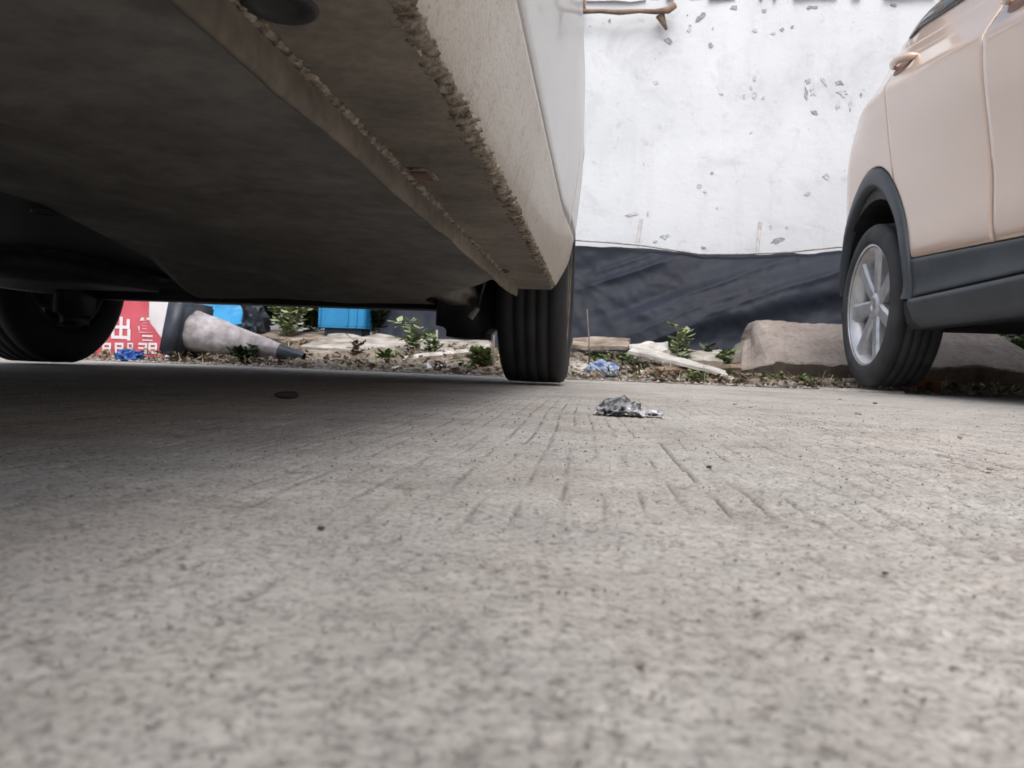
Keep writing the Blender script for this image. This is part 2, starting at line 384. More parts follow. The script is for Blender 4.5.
# ------------------------------------------------------------------ boundary wall
WT = 2.415
wall = empty('boundary_wall', (0, WALL_Y, 0))
tag(wall, 'tall white plastered wall with dark flaked patches behind the black tarp', 'wall')
wx = np.linspace(-7, 9, 240); wz = np.linspace(-0.1, WT, 50)
WX, WZ = np.meshgrid(wx, wz)
WYf = -(fbm(WX*1.3, WZ*1.3, 101, 4)-0.5)*0.03
front = np.stack([WX, WYf, WZ], -1)
WZt = WZ.copy(); front[-1, :, 2] += (fbm(wx*6, wx*0, 103, 3)-0.5)*0.05
o = grid_mesh('plaster_face', front, 'wall_plaster', wall)
box('wall_core', (-7, 0.06, -0.1), (9, 0.24, WT-0.06), 'wall_plaster', wall)
box('gap_backing', (-7, 0.12, WT-0.06), (9, 0.3, WT+0.3), 'gap_shade', wall)  # dark backing; shade inside the top openings is put into its colour
box('coping', (-7.05, -0.02, WT+0.3), (9.05, 0.36, WT+0.38), 'pale_concrete', wall, 0.01)
def wall_at(u, v): 
    p = P(u, v, WALL_Y-0.02); return p[0], p[2]
def rough_block(name, x0, x1, z0, z1, y0, y1, mat, parent, seed=0, amp=0.012, cuts=3):
    bm = bmesh.new(); bmesh.ops.create_cube(bm, size=1)
    bmesh.ops.subdivide_edges(bm, edges=bm.edges[:], cuts=cuts, use_grid_fill=True)
    for v in bm.verts:
        p = Vector(((x0+x1)/2 + v.co.x*(x1-x0), (y0+y1)/2 + v.co.y*(y1-y0), (z0+z1)/2 + v.co.z*(z1-z0)))
        v.co = p + mnoise.noise_vector(p*9 + Vector((seed*3.1, seed, 0)))*amp
    return from_bm(name, bm, mat, parent)
# remains of plaster, bricks and posts along the top course
for i, (u0, u1) in enumerate([(585, 646), (668, 675), (709, 735), (760, 763), (774, 777), (794, 838), (852, 862), (884, 935), (300, 575), (950, 1400)]):
    x0, x1 = wall_at(u0, 3)[0], wall_at(u1, 3)[0]
    rough_block('plaster_remnant', x0, x1, WT-0.02, WT+0.3, -0.01-0.004*i, 0.115, 'wall_plaster', wall, i, 0.014)
for i, (u0, u1, z1) in enumerate([(839, 851, 0.07), (863, 883, 0.07), (650, 660, 0.06), (690, 708, 0.06), (737, 745, 0.05)]):
    x0, x1 = wall_at(u0, 3)[0]+0.003, wall_at(u1, 3)[0]-0.003
    rough_block('brick', x0, x1, WT-0.01, WT+z1, 0.005, 0.11, 'brick', wall, i+20, 0.006, 2)
pts = []
for u, v in [(578, 6), (583, 12), (600, 11), (620, 13), (640, 11), (655, 12), (668, 11), (674, 5)]:
    p = P(u, v, WALL_Y-0.07); pts.append((p[0], -0.07+random.uniform(-.01, .01), p[2]))
tube('timber_edge', pts, [0.014, .016, .013, .017, .013, .016, .022, .026], 'old_wood', wall, 7)
p = P(660, 14, WALL_Y-0.06); q = P(667, 28, WALL_Y-0.06)
tube('timber_stub', [(p[0], -0.05, p[2]), (q[0], -0.035, q[2])], [0.03, 0.008], 'old_wood', wall, 6)
p = P(582, 0, WALL_Y-0.06); q = P(584, 12, WALL_Y-0.06)
tube('timber_stub', [(p[0], -0.05, p[2]+0.03), (q[0], -0.05, q[2])], [0.018, 0.014], 'old_wood', wall, 6)
def flake(u, v, w, h, mat, seed, ang=0):
    x, z = wall_at(u, v); k = WALL_Y/F_PX
    bm = bmesh.new(); n = 13; vs = []
    for i in range(n):
        a = 2*math.pi*i/n; r = 0.62 + 0.75*mnoise.noise(Vector((math.cos(a)*1.4+seed*7.7, math.sin(a)*1.4, seed)))
        dx, dz = math.cos(a)*r*w*k/2, math.sin(a)*r*h*k/2
        vs.append((x+dx*math.cos(ang)-dz*math.sin(ang), z+dx*math.sin(ang)+dz*math.cos(ang)))
    def yw(x_, z_): return float(-(fbm(np.array([x_*1.3]), np.array([z_*1.3]), 101, 4)[0]-0.5)*0.03)
    V = [bm.verts.new((a, yw(a, b)-0.004, b)) for a, b in vs]
    C = bm.verts.new((x, yw(x, z)-0.0025, z))
    Bk = [bm.verts.new((a, yw(a, b)+0.02, b)) for a, b in vs]
    for i in range(n):
        j = (i+1) % n; bm.faces.new((V[i], V[j], C)); bm.faces.new((V[j], V[i], Bk[i], Bk[j]))
    from_bm('bare_patch', bm, mat, wall)
FL = [(669, 39, 12, 7, 'bare_render', -.7), (701, 15, 8, 16, 'bare_render', -.5), (711, 44, 8, 6, 'bare_render', 0), (656, 81, 7, 6, 'pale_bare_render', 0),
      (755, 78, 4, 8, 'pale_bare_render', 0), (755, 95, 6, 15, 'pale_bare_render', 0), (765, 9, 7, 6, 'bare_render', 0), (783, 28, 6, 5, 'bare_render', 0), (756, 29, 7, 6, 'pale_bare_render', 0),
      (809, 80, 9, 6, 'bare_render', 0), (807, 92, 6, 17, 'bare_render', 0.1), (814, 90, 7, 14, 'pale_bare_render', 0), (824, 80, 4, 16, 'pale_bare_render', .6), (815, 112, 11, 5, 'bare_render', -.4),
      (840, 82, 9, 7, 'bare_render', 0), (844, 92, 15, 11, 'pale_bare_render', -.3), (839, 104, 5, 17, 'pale_bare_render', 0), (851, 104, 5, 14, 'pale_bare_render', 0),
      (581, 30, 5, 14, 'bare_render', 0), (610, 19, 4, 5, 'bare_render', 0), (722, 93, 5, 4, 'pale_bare_render', 0), (665, 236, 12, 6, 'pale_bare_render', .2), (655, 241, 6, 5, 'pale_bare_render', 0),
      (704, 247, 6, 5, 'bare_render', 0), (778, 240, 20, 7, 'bare_render', .45), (827, 176, 9, 7, 'pale_bare_render', 0.2), (808, 193, 9, 5, 'pale_bare_render', .6), (690, 28, 6, 5, 'pale_bare_render', 0),
      (895, 4, 10, 4, 'bare_render', 0), (735, 6, 12, 6, 'bare_render', 0), (812, 6, 16, 5, 'bare_render', 0), (632, 214, 14, 5, 'pale_bare_render', 0.2), (700, 185, 9, 6, 'pale_bare_render', 0)]
rf = random.Random(12)
for k in range(20):
    cu_, cv_ = rf.choice(((812, 90), (845, 95), (760, 30), (690, 30), (755, 90), (660, 236), (780, 240), (720, 190)))
    FL.append((cu_+rf.gauss(0, 16), max(4, cv_+rf.gauss(0, 14)), rf.uniform(2, 5), rf.uniform(2, 7), rf.choice(('bare_render', 'pale_bare_render', 'pale_bare_render')), rf.uniform(-1, 1)))
for i, (u, v, w, h, m, a) in enumerate(FL): flake(u, v, w, h, m, i+1, a)

# ------------------------------------------------------------------ cars
def crom(tab):
    a = np.array(tab, float)
    def f(t_):
        t_ = np.clip(np.asarray(t_, float), a[0, 0], a[-1, 0])
        i = np.clip(np.searchsorted(a[:, 0], t_, side='right')-1, 0, len(a)-2)
        h = a[i+1, 0]-a[i, 0]; u = (t_-a[i, 0])/h
        m = np.gradient(a[:, 1], a[:, 0])
        return (2*u**3-3*u**2+1)*a[i, 1] + (u**3-2*u**2+u)*h*m[i] + (-2*u**3+3*u**2)*a[i+1, 1] + (u**3-u**2)*h*m[i+1]
    return f
class Car:
    """side: 1 -> body lies towards +X of x0, -1 -> towards -X.  y1 far end, y0 near end."""
    def __init__(s, name, x0, side, y0, y1, axles, half, prof, belt, gh, roof, zlow, arch_r, floor_pts, inset_from, paint, tl=0.78, rise=0.0):
        s.tl, s.rise = tl, rise
        s.root = empty(name, (x0 + side*half, (axles[0]+axles[1])/2, 0)); s.off = Vector(s.root.location)
        s.x0, s.side, s.y0, s.y1, s.axles, s.half = x0, side, y0, y1, axles, half
        s.prof, s.belt, s.gh, s.roof, s.zlow, s.arch_r = crom(prof), belt, crom(gh), roof, zlow, arch_r
        s.floor_pts, s.inset_from, s.paint = floor_pts, inset_from, paint
        s.zs = [p[0] for p in prof]
    def taper(s, y):
        y = np.asarray(y, float)
        a = np.clip((y-(s.y1-s.tl))/s.tl, 0, 1); b = np.clip(((s.y0+0.9)-y)/0.9, 0, 1)
        return 0.36*a**2.2 + 0.36*b**2.2
    def w(s, z, y):
        z = np.asarray(z, float)
        T = s.roof(y)
        lo = s.prof(np.minimum(z, s.belt))
        g = np.clip((z-s.belt)/np.maximum(T-s.belt, 1e-3), 0, 1)
        yy = np.asarray(y, float)
        ex = getattr(s, 'lean', 0.0)*smooth01(z, 0.78, 1.2)*smooth01(yy, 3.25, 3.75) - getattr(s, 'flare', 0.0)*smooth01(yy, 1.42, 1.70)*smooth01(z, 0.225, 0.30)*smooth01(z, 0.75, 0.5)
        return lo + np.where(z > s.belt, s.gh(g), 0) + s.taper(y) + ex
    def pt(s, w, y, z, mirror=False):
        ww = 2*s.half - w if mirror else w
        if s.rise: z = z + s.rise*float(np.clip(y-2.3, -0.4, 0.8))*float(smooth01(np.array(z), 0.55, 0.95)*(1-smooth01(np.array(z), 1.25, 1.6)))
        return np.array([s.x0 + s.side*ww, y, z]) - np.array(s.off)
    def core(s, name, mat, well=0.28, extra=0.03):
        ysn = np.linspace(s.y0, s.y1, 61); rings = []
        for y in ysn:
            T = float(s.roof(y)); half = []
            e = max(np.clip((y-(s.y1-0.5))/0.5, 0, 1), np.clip(((s.y0+0.5)-y)/0.5, 0, 1))
            lift = 0.10*e**1.5
            tp = float(s.taper(y))
            for (w_, z_) in s.floor_pts: half.append((w_+tp if w_ < s.half else w_, z_+lift))
            lv = [z for z in s.zs if z <= s.inset_from] + [s.inset_from+0.0005] + [z for z in s.zs if z > s.inset_from]
            for z in lv:
                ins = 0.007 if z > s.inset_from else 0.0
                half.append((float(s.w(z, y))+ins, z + lift*max(0, 1-(z-s.zs[0])/0.3)))
            for g in (0.15, 0.35, 0.55, 0.75, 0.9, 1.0):
                z = s.belt + (T-s.belt)*g; half.append((float(s.w(z, y))+0.007, z))
            half.append((s.half*0.75, T+0.02)); half.append((s.half, T+0.03))
            ring = [s.pt(w_, y, z_) for w_, z_ in half] + [s.pt(w_, y, z_, True) for w_, z_ in half[-2:0:-1]]
            rings.append(ring)
        n = len(rings[0]); bm = bmesh.new(); VV = [[bm.verts.new(p) for p in r] for r in rings]
        for a, b in zip(VV[:-1], VV[1:]):
            for k in range(n): bm.faces.new((a[k], a[(k+1) % n], b[(k+1) % n], b[k]))
        bm.faces.new(VV[0]); bm.faces.new(VV[-1])
        o = from_bm(name, bm, mat, s.root)
        cut = []
        for ya in s.axles:
            for mir in (False, True):
                bmc = bmesh.new()
                bmesh.ops.create_cone(bmc, cap_ends=True, segments=48, radius1=s.arch_r+extra, radius2=s.arch_r+extra, depth=well+0.2,
                    matrix=Matrix.Translation(Vector(s.pt((well-0.2)/2, ya, s.hub, mir))) @ Matrix.Rotation(math.pi/2, 4, 'Y'))
                c = from_bm('cutter', bmc); c.parent = s.root; cut.append(c)
        for (bl, bh) in getattr(s, 'cut_boxes', []):
            cb = box('cutter', Vector(bl)-s.off, Vector(bh)-s.off, None, s.root); cut.append(cb)
        bpy.context.view_layer.update()
        boolean_cut(o, cut)
        o.data.materials.clear(); o.data.materials.append(MATS[mat])
        return o
    def panel(s, name, yL, yR, zb, zt, mat, nu=24, nv=20, proud=0.0, th=0.009, mirror=False, smooth=True, parent=None):
        """shell on the side skin; yL,yR functions of z-fraction v; zb,zt functions of y"""
        e1 = 0.003/max(abs(yR(0.5)-yL(0.5)), .05); e2 = 0.003/max(abs(zt(yL(0.5))-zb(yL(0.5))), .05)
        U = np.concatenate([[0], np.linspace(e1, 1-e1, nu-2), [1]]); Vv = np.concatenate([[0], np.linspace(e2, 1-e2, nv-2), [1]])
        out = np.zeros((nv, nu, 3)); inn = np.zeros((nv, nu, 3))
        for j, v in enumerate(Vv):
            for i, u in enumerate(U):
                y = yL(v)*(1-u) + yR(v)*u
                z = zb(y)*(1-v) + zt(y)*v
                w_ = float(s.w(z, y)) - proud
                r = 0.0025 if (i in (0, nu-1) or j in (0, nv-1)) else 0.0
                out[j, i] = s.pt(w_+r, y, z, mirror); inn[j, i] = s.pt(w_+th, y, z, mirror)
        bm = bmesh.new()
        A = [[bm.verts.new(p) for p in row] for row in out]; B = [[bm.verts.new(p) for p in row] for row in inn]
        for j in range(nv-1):
            for i in range(nu-1):
                bm.faces.new((A[j][i], A[j][i+1], A[j+1][i+1], A[j+1][i])); bm.faces.new((B[j][i], B[j+1][i], B[j+1][i+1], B[j][i+1]))
        for j in range(nv-1):
            for i in (0, nu-1): bm.faces.new((A[j][i], A[j+1][i], B[j+1][i], B[j][i]))
        for i in range(nu-1):
            for j in (0, nv-1): bm.faces.new((A[j][i], B[j][i], B[j][i+1], A[j][i+1]))
        o = from_bm(name, bm, mat, parent or s.root, smooth)
        if parent is not None: o.matrix_parent_inverse = Matrix()
        return o
def arch_z(ya, r, zc):
    def f(y):
        d = y-ya
        return zc + math.sqrt(max(r*r-d*d, 0)) if abs(d) < r else zc
    return f
const = lambda c: (lambda *_: c)

def make_wheel(car, w_out, width, R, y, mirror, rubber, alloy, rimR, spokes, blocks=False, z0=0.0):
    """wheel part of a car: hub mesh with tyre and rim below it"""
    sgn = -car.side if not mirror else car.side        # outward direction in X
    cx = car.pt(w_out + width/2, y, z0 + R, mirror)
    hub = lathe_x('wheel', [(-sgn*width*0.40, 0.03), (-sgn*width*0.40, rimR*0.70), (-sgn*width*0.06, rimR*0.70), (-sgn*width*0.06, 0.03)], 'dirty_steel', car.root, 40, False)
    hub.location = cx
    g = 0.0035; hw = width/2
    pr = [(-hw*0.86, rimR*0.985), (-hw*0.98, rimR+0.02), (-hw*1.0, R*0.80), (-hw*0.965, R*0.90), (-hw*0.88, R*0.962), (-hw*0.78, R*0.984)]
    for c_ in (-0.48, -0.16, 0.16, 0.48):
        a = c_*hw; q = hw*0.045
        rr = R*(1-0.012*(abs(c_)/0.5)**2)
        pr += [(a-q*1.35, rr), (a-q, rr-g), (a+q, rr-g), (a+q*1.35, rr)]
    pr += [(hw*0.78, R*0.984), (hw*0.88, R*0.962), (hw*0.965, R*0.90), (hw*1.0, R*0.80), (hw*0.98, rimR+0.02), (hw*0.86, rimR*0.985)]
    tyre = lathe_x('tyre', pr, rubber, hub, 96, True)
    # flatten the contact patch on the ground
    for v in tyre.data.vertices:
        if v.co.z < -R+0.008: v.co.z = -R+0.008
    if blocks:
        n = 62; bm = bmesh.new()
        for k in range(n):
            a = 2*math.pi*k/n
            for sx in (-1, 1):
                mt = Matrix.Rotation(a, 4, 'X') @ Matrix.Translation((sx*hw*0.80, 0, R*0.970)) @ Matrix.Rotation(sx*0.38, 4, 'Y') @ Matrix.Scale(1, 4)
                r_ = bmesh.ops.create_cube(bm, size=1, matrix=mt @ Matrix.Diagonal((hw*0.30, R*0.055, 0.008, 1)))
        tb = from_bm('shoulder_tread', bm, rubber, hub); kind(tb, 'stuff')
        for v in tb.data.vertices:
            if v.co.z < -R+0.008: v.co.z = -R+0.008
    s_ = sgn
    rp = [(s_*hw*0.90, rimR*1.0), (s_*hw*0.93, rimR*1.03), (s_*hw*0.86, rimR*0.99), (s_*hw*0.62, rimR*0.90), (s_*hw*0.2, rimR*0.86), (-s_*hw*0.8, rimR*0.9), (-s_*hw*0.88, rimR*1.0), (-s_*hw*0.84, rimR*0.93), (s_*hw*0.2, rimR*0.89), (s_*hw*0.7, rimR*0.96)]
    rim = lathe_x('rim', rp, alloy, hub, 64, True)
    bm = bmesh.new()
    for k in range(spokes):
        a = 2*math.pi*k/spokes + 0.17
        prof = [(0.04, 0.030, 0.60, 0.05), (rimR*0.45, 0.031, 0.68, 0.045), (rimR*0.75, 0.034, 0.72, 0.038), (rimR*0.97, 0.042, 0.76, 0.036)]
        prev = None
        for (r, hwid, xo, th) in prof:
            ring = []
            for (dx, dt) in ((-th, -hwid), (-th, hwid), (-0.008, hwid*0.98), (0, hwid*0.62), (0, -hwid*0.62), (-0.008, -hwid*0.98)):
                p = Vector((s_*(hw*xo+dx), dt, r)); p.rotate(Matrix.Rotation(a, 3, 'X')); ring.append(bm.verts.new(p))
            if prev:
                for i in range(6): bm.faces.new((prev[i], prev[(i+1) % 6], ring[(i+1) % 6], ring[i]))
            else: bm.faces.new(ring)
            prev = ring
        bm.faces.new(prev)
    sp = from_bm('spokes', bm, alloy, hub)
    lathe_x('hub_cap', [(s_*hw*0.40, 0.0005), (s_*hw*0.70, 0.0005), (s_*hw*0.69, 0.035), (s_*hw*0.62, 0.052), (s_*hw*0.40, 0.058)], alloy, hub, 32, True)
    return hub

# ---- the silver car overhead: the lens lies on the ground just outside its sill
NX = -0.062
n_prof = [(0.223, .043), (0.232, .036), (0.25, .029), (0.28, .022), (0.31, .018), (0.347, .0135), (0.45, .006), (0.6, .001), (0.75, 0), (0.9, .006), (0.98, .018)]
def n_roof(y):
    y = np.asarray(y, float)
    return 0.985 + 0.46*smooth01(y, -0.55, 0.25)*smooth01(y, 2.85, 2.35)
near = Car('silver_car', NX, -1, -1.25, 2.90, (-0.38, 2.17), 0.862, n_prof, 0.98, [(0, 0), (0.5, 0.10), (0.85, 0.18), (1.0, 0.28)], n_roof, 0.223, 0.345,
           [(0.862, 0.243), (0.30, 0.243), (0.131, 0.241), (0.1235, 0.2395), (0.1225, 0.2235)], 0.2231, 'dirty_paint')
near.hub = 0.30; near.flare = 0.010
near.cut_boxes = [((-0.36, 1.715, 0.15), (0.05, 2.17, 0.34)), ((-1.85, 1.715, 0.15), (-1.44, 2.17, 0.34))]
tag(near.root, 'dusty silver car seen from below with mud-caked sill and dark floor pan', 'car')
core = near.core('body', 'door_paint', well=0.30, extra=0.025)
# the floor pan and sill underside are bare and dusty rather than painted
core.data.materials.append(MATS['underbody']); core.data.materials.append(MATS['dusty_sill']); core.data.materials.append(MATS['black_plastic'])
for p in core.data.polygons:
    cz = p.center.z; w_ = min(abs(p.center.x + near.half), abs(p.center.x - near.half))
    inside = w_ > 0.124 - 1e-3
    if p.normal.z < -0.7 and cz < 0.36: p.material_index = (3 if w_ > 0.5 else 1) if inside else 2  # middle of the floor is coloured black
    elif cz < 0.2236 and w_ < 0.14: p.material_index = 2
    if cz < 0.70 and 0.004 < cz:
        for ya in near.axles:
            d = math.hypot(p.center.y + near.off.y - ya, cz - near.hub)
            if d < near.arch_r+0.035 and w_ > 0.03: p.material_index = 3
for mir in (False, True):
    rd = near.axles[1]; fd = near.axles[0]
    rear_edge = lambda v: 1.60 + 0.24*max(0, v-0.05)**0.7
    near.panel('sill', const(-0.05), lambda v: 1.70+0.10*v**1.5, const(0.2245), const(0.3465), 'dirty_paint', 60, 24, 0.0, 0.008, mirror=mir)
    near.panel('rear_door', const(0.62), rear_edge, const(0.3485), const(0.965), 'door_paint', 44, 36, mirror=mir)
    near.panel('front_door', const(-0.06+0.0), const(0.613), const(0.3485), const(0.965), 'door_paint', 30, 30, mirror=mir)
    near.panel('quarter_panel', lambda v: rear_edge(v)+0.006, const(2.82), lambda y: max(0.3485, arch_z(rd, 0.345, 0.30)(y)), const(0.965), 'door_paint', 70, 30, mirror=mir)
    near.panel('front_wing', const(-1.18), const(-0.067), lambda y: max(0.3485, arch_z(fd, 0.345, 0.30)(y)), const(0.965), 'door_paint', 70, 30, mirror=mir)
    near.panel('window', const(0.66), lambda v: 1.62+0.1*v, const(1.02), const(1.36), 'glass_dark', 20, 12, 0.0015, 0.008, mirror=mir)
    near.panel('window', lambda v: 0.05+0.3*v, const(0.60), const(1.02), const(1.36), 'glass_dark', 20, 12, 0.0015, 0.008, mirror=mir)
    near.panel('window', lambda v: 1.70+0.1*v, lambda v: 2.28-0.2*v, const(1.02), const(1.34), 'glass_dark', 16, 12, 0.0015, 0.008, mirror=mir)
for mir in (False, True):
    for yh in (1.42, 0.46):
        tube('door_handle', [near.pt(float(near.w(0.84, yh-0.1+0.2*k/12)) - 0.032*math.sin(math.pi*k/12)**0.45 + 0.003, yh-0.1+0.2*k/12, 0.84, mir) for k in range(13)], [0.006]+[0.012]*11+[0.006], 'door_paint', near.root, 10)
def lumpy(name, y0, y1, x, z, rx, rz, amp, fs, mat, parent, off, step=0.0022, seg=16, seed=0, xf=None):
    ysn = np.arange(y0, y1, step); th = np.linspace(0, 2*math.pi, seg, endpoint=False)
    YY, TT = np.meshgrid(ysn, th, indexing='ij')
    n1 = fbm(YY*fs, TT/(2*math.pi)*4.0+vn(YY*30, TT*0, seed)*1.5, seed, 3)-0.42
    fade = np.clip((YY-y0)/0.02, 0, 1)*np.clip((y1-YY)/0.05, 0, 1)
    R_ = 1 + amp*n1*2
    big_ = 0.75+0.5*vn(YY*9, YY*0, seed+5)
    x_c = x if xf is None else xf(YY)
    V = np.stack([x_c + rx*R_*big_*np.cos(TT)*fade, YY, z + rz*R_*big_*np.sin(TT)*fade], -1) - np.array(off)
    return grid_mesh(name, V, mat, parent, True, wrap=True)
# underseal bead under the sill edge and the spot-welded flange
lumpy('underseal_bead', -0.02, 1.70, NX-0.0405, 0.2268, 0.0056, 0.0032, 1.1, 240, 'underseal', near.root, near.off, seed=3)
fl_top = []
ysn = np.arange(-0.02, 1.70, 0.004)
flx = NX-0.1225
bott = 0.2005 + (fbm(ysn*12, ysn*0, 7, 3)-0.5)*0.004 + 0.004*smooth01(ysn, 1.5, 1.68)
wob = (fbm(ysn*9, ysn*0, 9, 3)-0.5)*0.002
prof_f = []
for dx, dz in ((0.0030, 0.022), (0.0042, 0.012), (0.0034, 0.003), (0.0016, 0), (-0.0016, 0), (-0.003, 0.003), (-0.003, 0.022)):
    prof_f.append(np.stack([flx+dx+wob*(1 if dz < 0.02 else 0.2), ysn, bott+dz if dz < 0.02 else 0*bott+0.2232], -1) - np.array(near.off))
grid_mesh('sill_flange', np.array(prof_f), 'dusty_sill', near.root, True)
lumpy('flange_sealant', -0.02, 1.66, NX-0.1185, 0.2235, 0.0036, 0.0024, 0.95, 240, 'underseal', near.root, near.off, seed=13)
# sill plugs
def disc_plug(u, v, rx, ry, mat, name, zz=0.2225, th=0.004):
    p = G(u, v, zz); bm = bmesh.new(); n = 24; prev = None
    for (s_, dz) in ((1.0, 0.0015), (0.97, -th*0.6), (0.85, -th), (0.6, -th*0.75), (0.55, -th*0.2), (0.2, -th*0.25)):
        r_ = [bm.verts.new(Vector((p[0]+rx*s_*math.cos(2*math.pi*k/n), p[1]+ry*s_*math.sin(2*math.pi*k/n), zz+dz)) - near.off) for k in range(n)]
        if prev:
            for k in range(n): bm.faces.new((prev[k], prev[(k+1) % n], r_[(k+1) % n], r_[k]))
        prev = r_
    bm.faces.new(prev)
    return from_bm(name, bm, mat, near.root, True)
disc_plug(280, 6, 0.019, 0.020, 'black_plastic', 'rubber_plug', 0.2230, 0.0016)
p = G(422, 174, 0.2235)
b = box('drain_flap', (p[0]-.013-near.off.x, p[1]-.024-near.off.y, 0.2216), (p[0]+.013-near.off.x, p[1]+.024-near.off.y, 0.2238), 'underseal', near.root, 0.001)
box('drain_plate', (p[0]-.008-near.off.x, p[1]-.016-near.off.y, 0.2205), (p[0]+.008-near.off.x, p[1]+.016-near.off.y, 0.2225), 'rusty_plug', near.root, 0.0005)
p = G(505, 268, 0.2235); disc_plug(502, 271, 0.014, 0.02, 'black_plastic', 'rubber_plug', 0.2225, 0.002)
def nb(name, lo, hi, mat, bev=0.0, seg=2):
    return box(name, Vector(lo)-near.off, Vector(hi)-near.off, mat, near.root, bev, seg, bev > 0.01)
# things bolted under the floor
fy = np.linspace(-0.9, 1.86, 150); fu = np.linspace(0, 1, 70)
FY, FU = np.meshgrid(fy, fu, indexing='ij')
xl = -0.74 - np.clip(FY-0.95, 0, 2)*0.34 - 0.7*smooth01(FY, 0.6, -0.2)
FX = (-0.198-0.20*smooth01(FY, 1.42, 1.75))*(1-FU) + xl*FU
FZ = 0.2385 - 0.046*smooth01(FY, 1.15, 1.80) - 0.010*(fbm(FX*5, FY*2.2, 301, 3)-0.5) - 0.006*smooth01(np.abs(FX+0.46), 0.07, 0.0)*smooth01(FY, 1.2, 0.9) + 0.03*smooth01(FU, 0.93, 1.0)
FZ = np.minimum(FZ, 0.2425)
FZ[-1] += 0.06
grid_mesh('floor_pan', np.stack([FX, FY, FZ], -1)-np.array(near.off), 'underbody', near.root, True)
disc_plug(45, 213, 0.016, 0.02, 'black_plastic', 'rubber_plug', 0.2375, 0.0015)
nb('black_floor_block', (-1.52, 1.36, 0.200), (-1.06, 1.84, 0.30), 'black_plastic', 0.03, 4)  # plain black block continuing the black area beside the floor pan
nb('axle_beam', (-1.50, 2.07, 0.20), (-0.30, 2.20, 0.30), 'black_plastic', 0.03, 3)
for cx_ in (-0.35, -1.50):
    nb('spring_seat', (cx_-0.075*(cx_ > -1), 1.96, 0.121), (cx_+(0.07 if cx_ > -1 else 0.04), 2.24 if cx_ > -1 else 2.12, 0.30), 'black_plastic', 0.028, 3)
    nb('trailing_arm', (cx_-0.05, 1.66, 0.20), (cx_+0.04, 2.0, 0.262), 'underbody', 0.02, 3)
    nb('wheel_arch_liner', (cx_-0.18, 1.80, 0.30), (cx_+0.16, 1.83, 0.45), 'black_plastic', 0.004)
nb('muffler', (-1.25, 2.32, 0.25), (-0.55, 2.62, 0.36), 'dirty_steel', 0.06, 4)
nb('rear_bumper', (-1.62, 2.80, 0.245), (-0.18, 2.93, 0.56), 'black_plastic', 0.04, 3)
nb('front_bumper', (-1.62, -1.28, 0.20), (-0.18, -1.15, 0.55), 'dirty_paint', 0.04, 3)
for cx_ in (-0.35, -1.45):
    nb('tail_lamp', (cx_-0.13, 2.84, 0.66), (cx_+0.13, 2.912, 0.84), 'red_lens', 0.02, 3)
    nb('headlight', (cx_-0.15, -1.262, 0.62), (cx_+0.15, -1.18, 0.78), 'clear_lens', 0.02, 3)
pa, pb_ = P(484, 285, 1.86), P(478, 308, 1.88)
tube('brake_hose', [Vector(P(488, 270, 1.86))-near.off, Vector(pa)-near.off, Vector(pb_)-near.off], 0.003, 'dirty_steel', near.root, 6)
pc_ = P(470, 318, 1.88)
tube('hose_clip', [Vector(pb_)-near.off, Vector(pc_)-near.off], [0.006, 0.009], 'pale_concrete', near.root, 8)
for ya in near.axles:
    for mir in (False, True):
        make_wheel(near, 0.019, 0.180, 0.30, ya, mir, 'tyre_rubber', 'dirty_steel', 0.19, 9, False)

# ---- the rose-beige SUV opposite
RX = 1.042
r_prof = [(0.228, .045), (0.25, .022), (0.285, .010), (0.320, .004), (0.336, .012), (0.36, .016), (0.45, .012), (0.5, .010), (0.62, .014), (0.75, .010), (0.88, .001), (0.98, 0), (1.03, .004), (1.06, .022), (1.11, .055), (1.20, .098)]
def r_roof(y):
    y = np.asarray(y, float)
    return 1.205 + 0.47*smooth01(y, 0.35, 1.35)*(0.15+0.85*smooth01(y, 3.85, 3.45))
suv = Car('beige_suv', RX, 1, -0.45, 3.88, (0.50, 3.20), 0.915, r_prof, 1.20, [(0, 0.0), (0.5, 0.10), (0.85, 0.19), (1.0, 0.33)], r_roof, 0.24, 0.37,
          [(0.915, 0.255), (0.30, 0.255), (0.14, 0.24), (0.10, 0.228)], 0.328, 'rose_paint', 0.42, 0.17)
suv.hub = 0.355; suv.lean = 0.11
tag(suv.root, 'rose-beige car with black plastic cladding and silver spoked wheel beside the concrete block', 'car')
sc_ = suv.core('body', 'rose_paint', well=0.30, extra=0.03)
sc_.data.materials.append(MATS['black_plastic']); sc_.data.materials.append(MATS['cladding'])
for p in sc_.data.polygons:
    w_ = min(abs(p.center.x + suv.half), abs(p.center.x - suv.half)); cz = p.center.z
    if cz < 0.40: p.material_index = 2
    if cz < 1.0 and w_ < 0.07: p.material_index = 1
    if p.normal.z < -0.7 and cz < 0.42: p.material_index = 1
    for ya in suv.axles:
        d = math.hypot(p.center.y + suv.off.y - ya, cz - suv.hub)
        if d < suv.arch_r+0.04 and w_ > 0.03: p.material_index = 1
ARO, ARI, AC = 0.428, 0.378, 0.36
def clad_top(y): return 0.42 + (y-2.03)*0.062
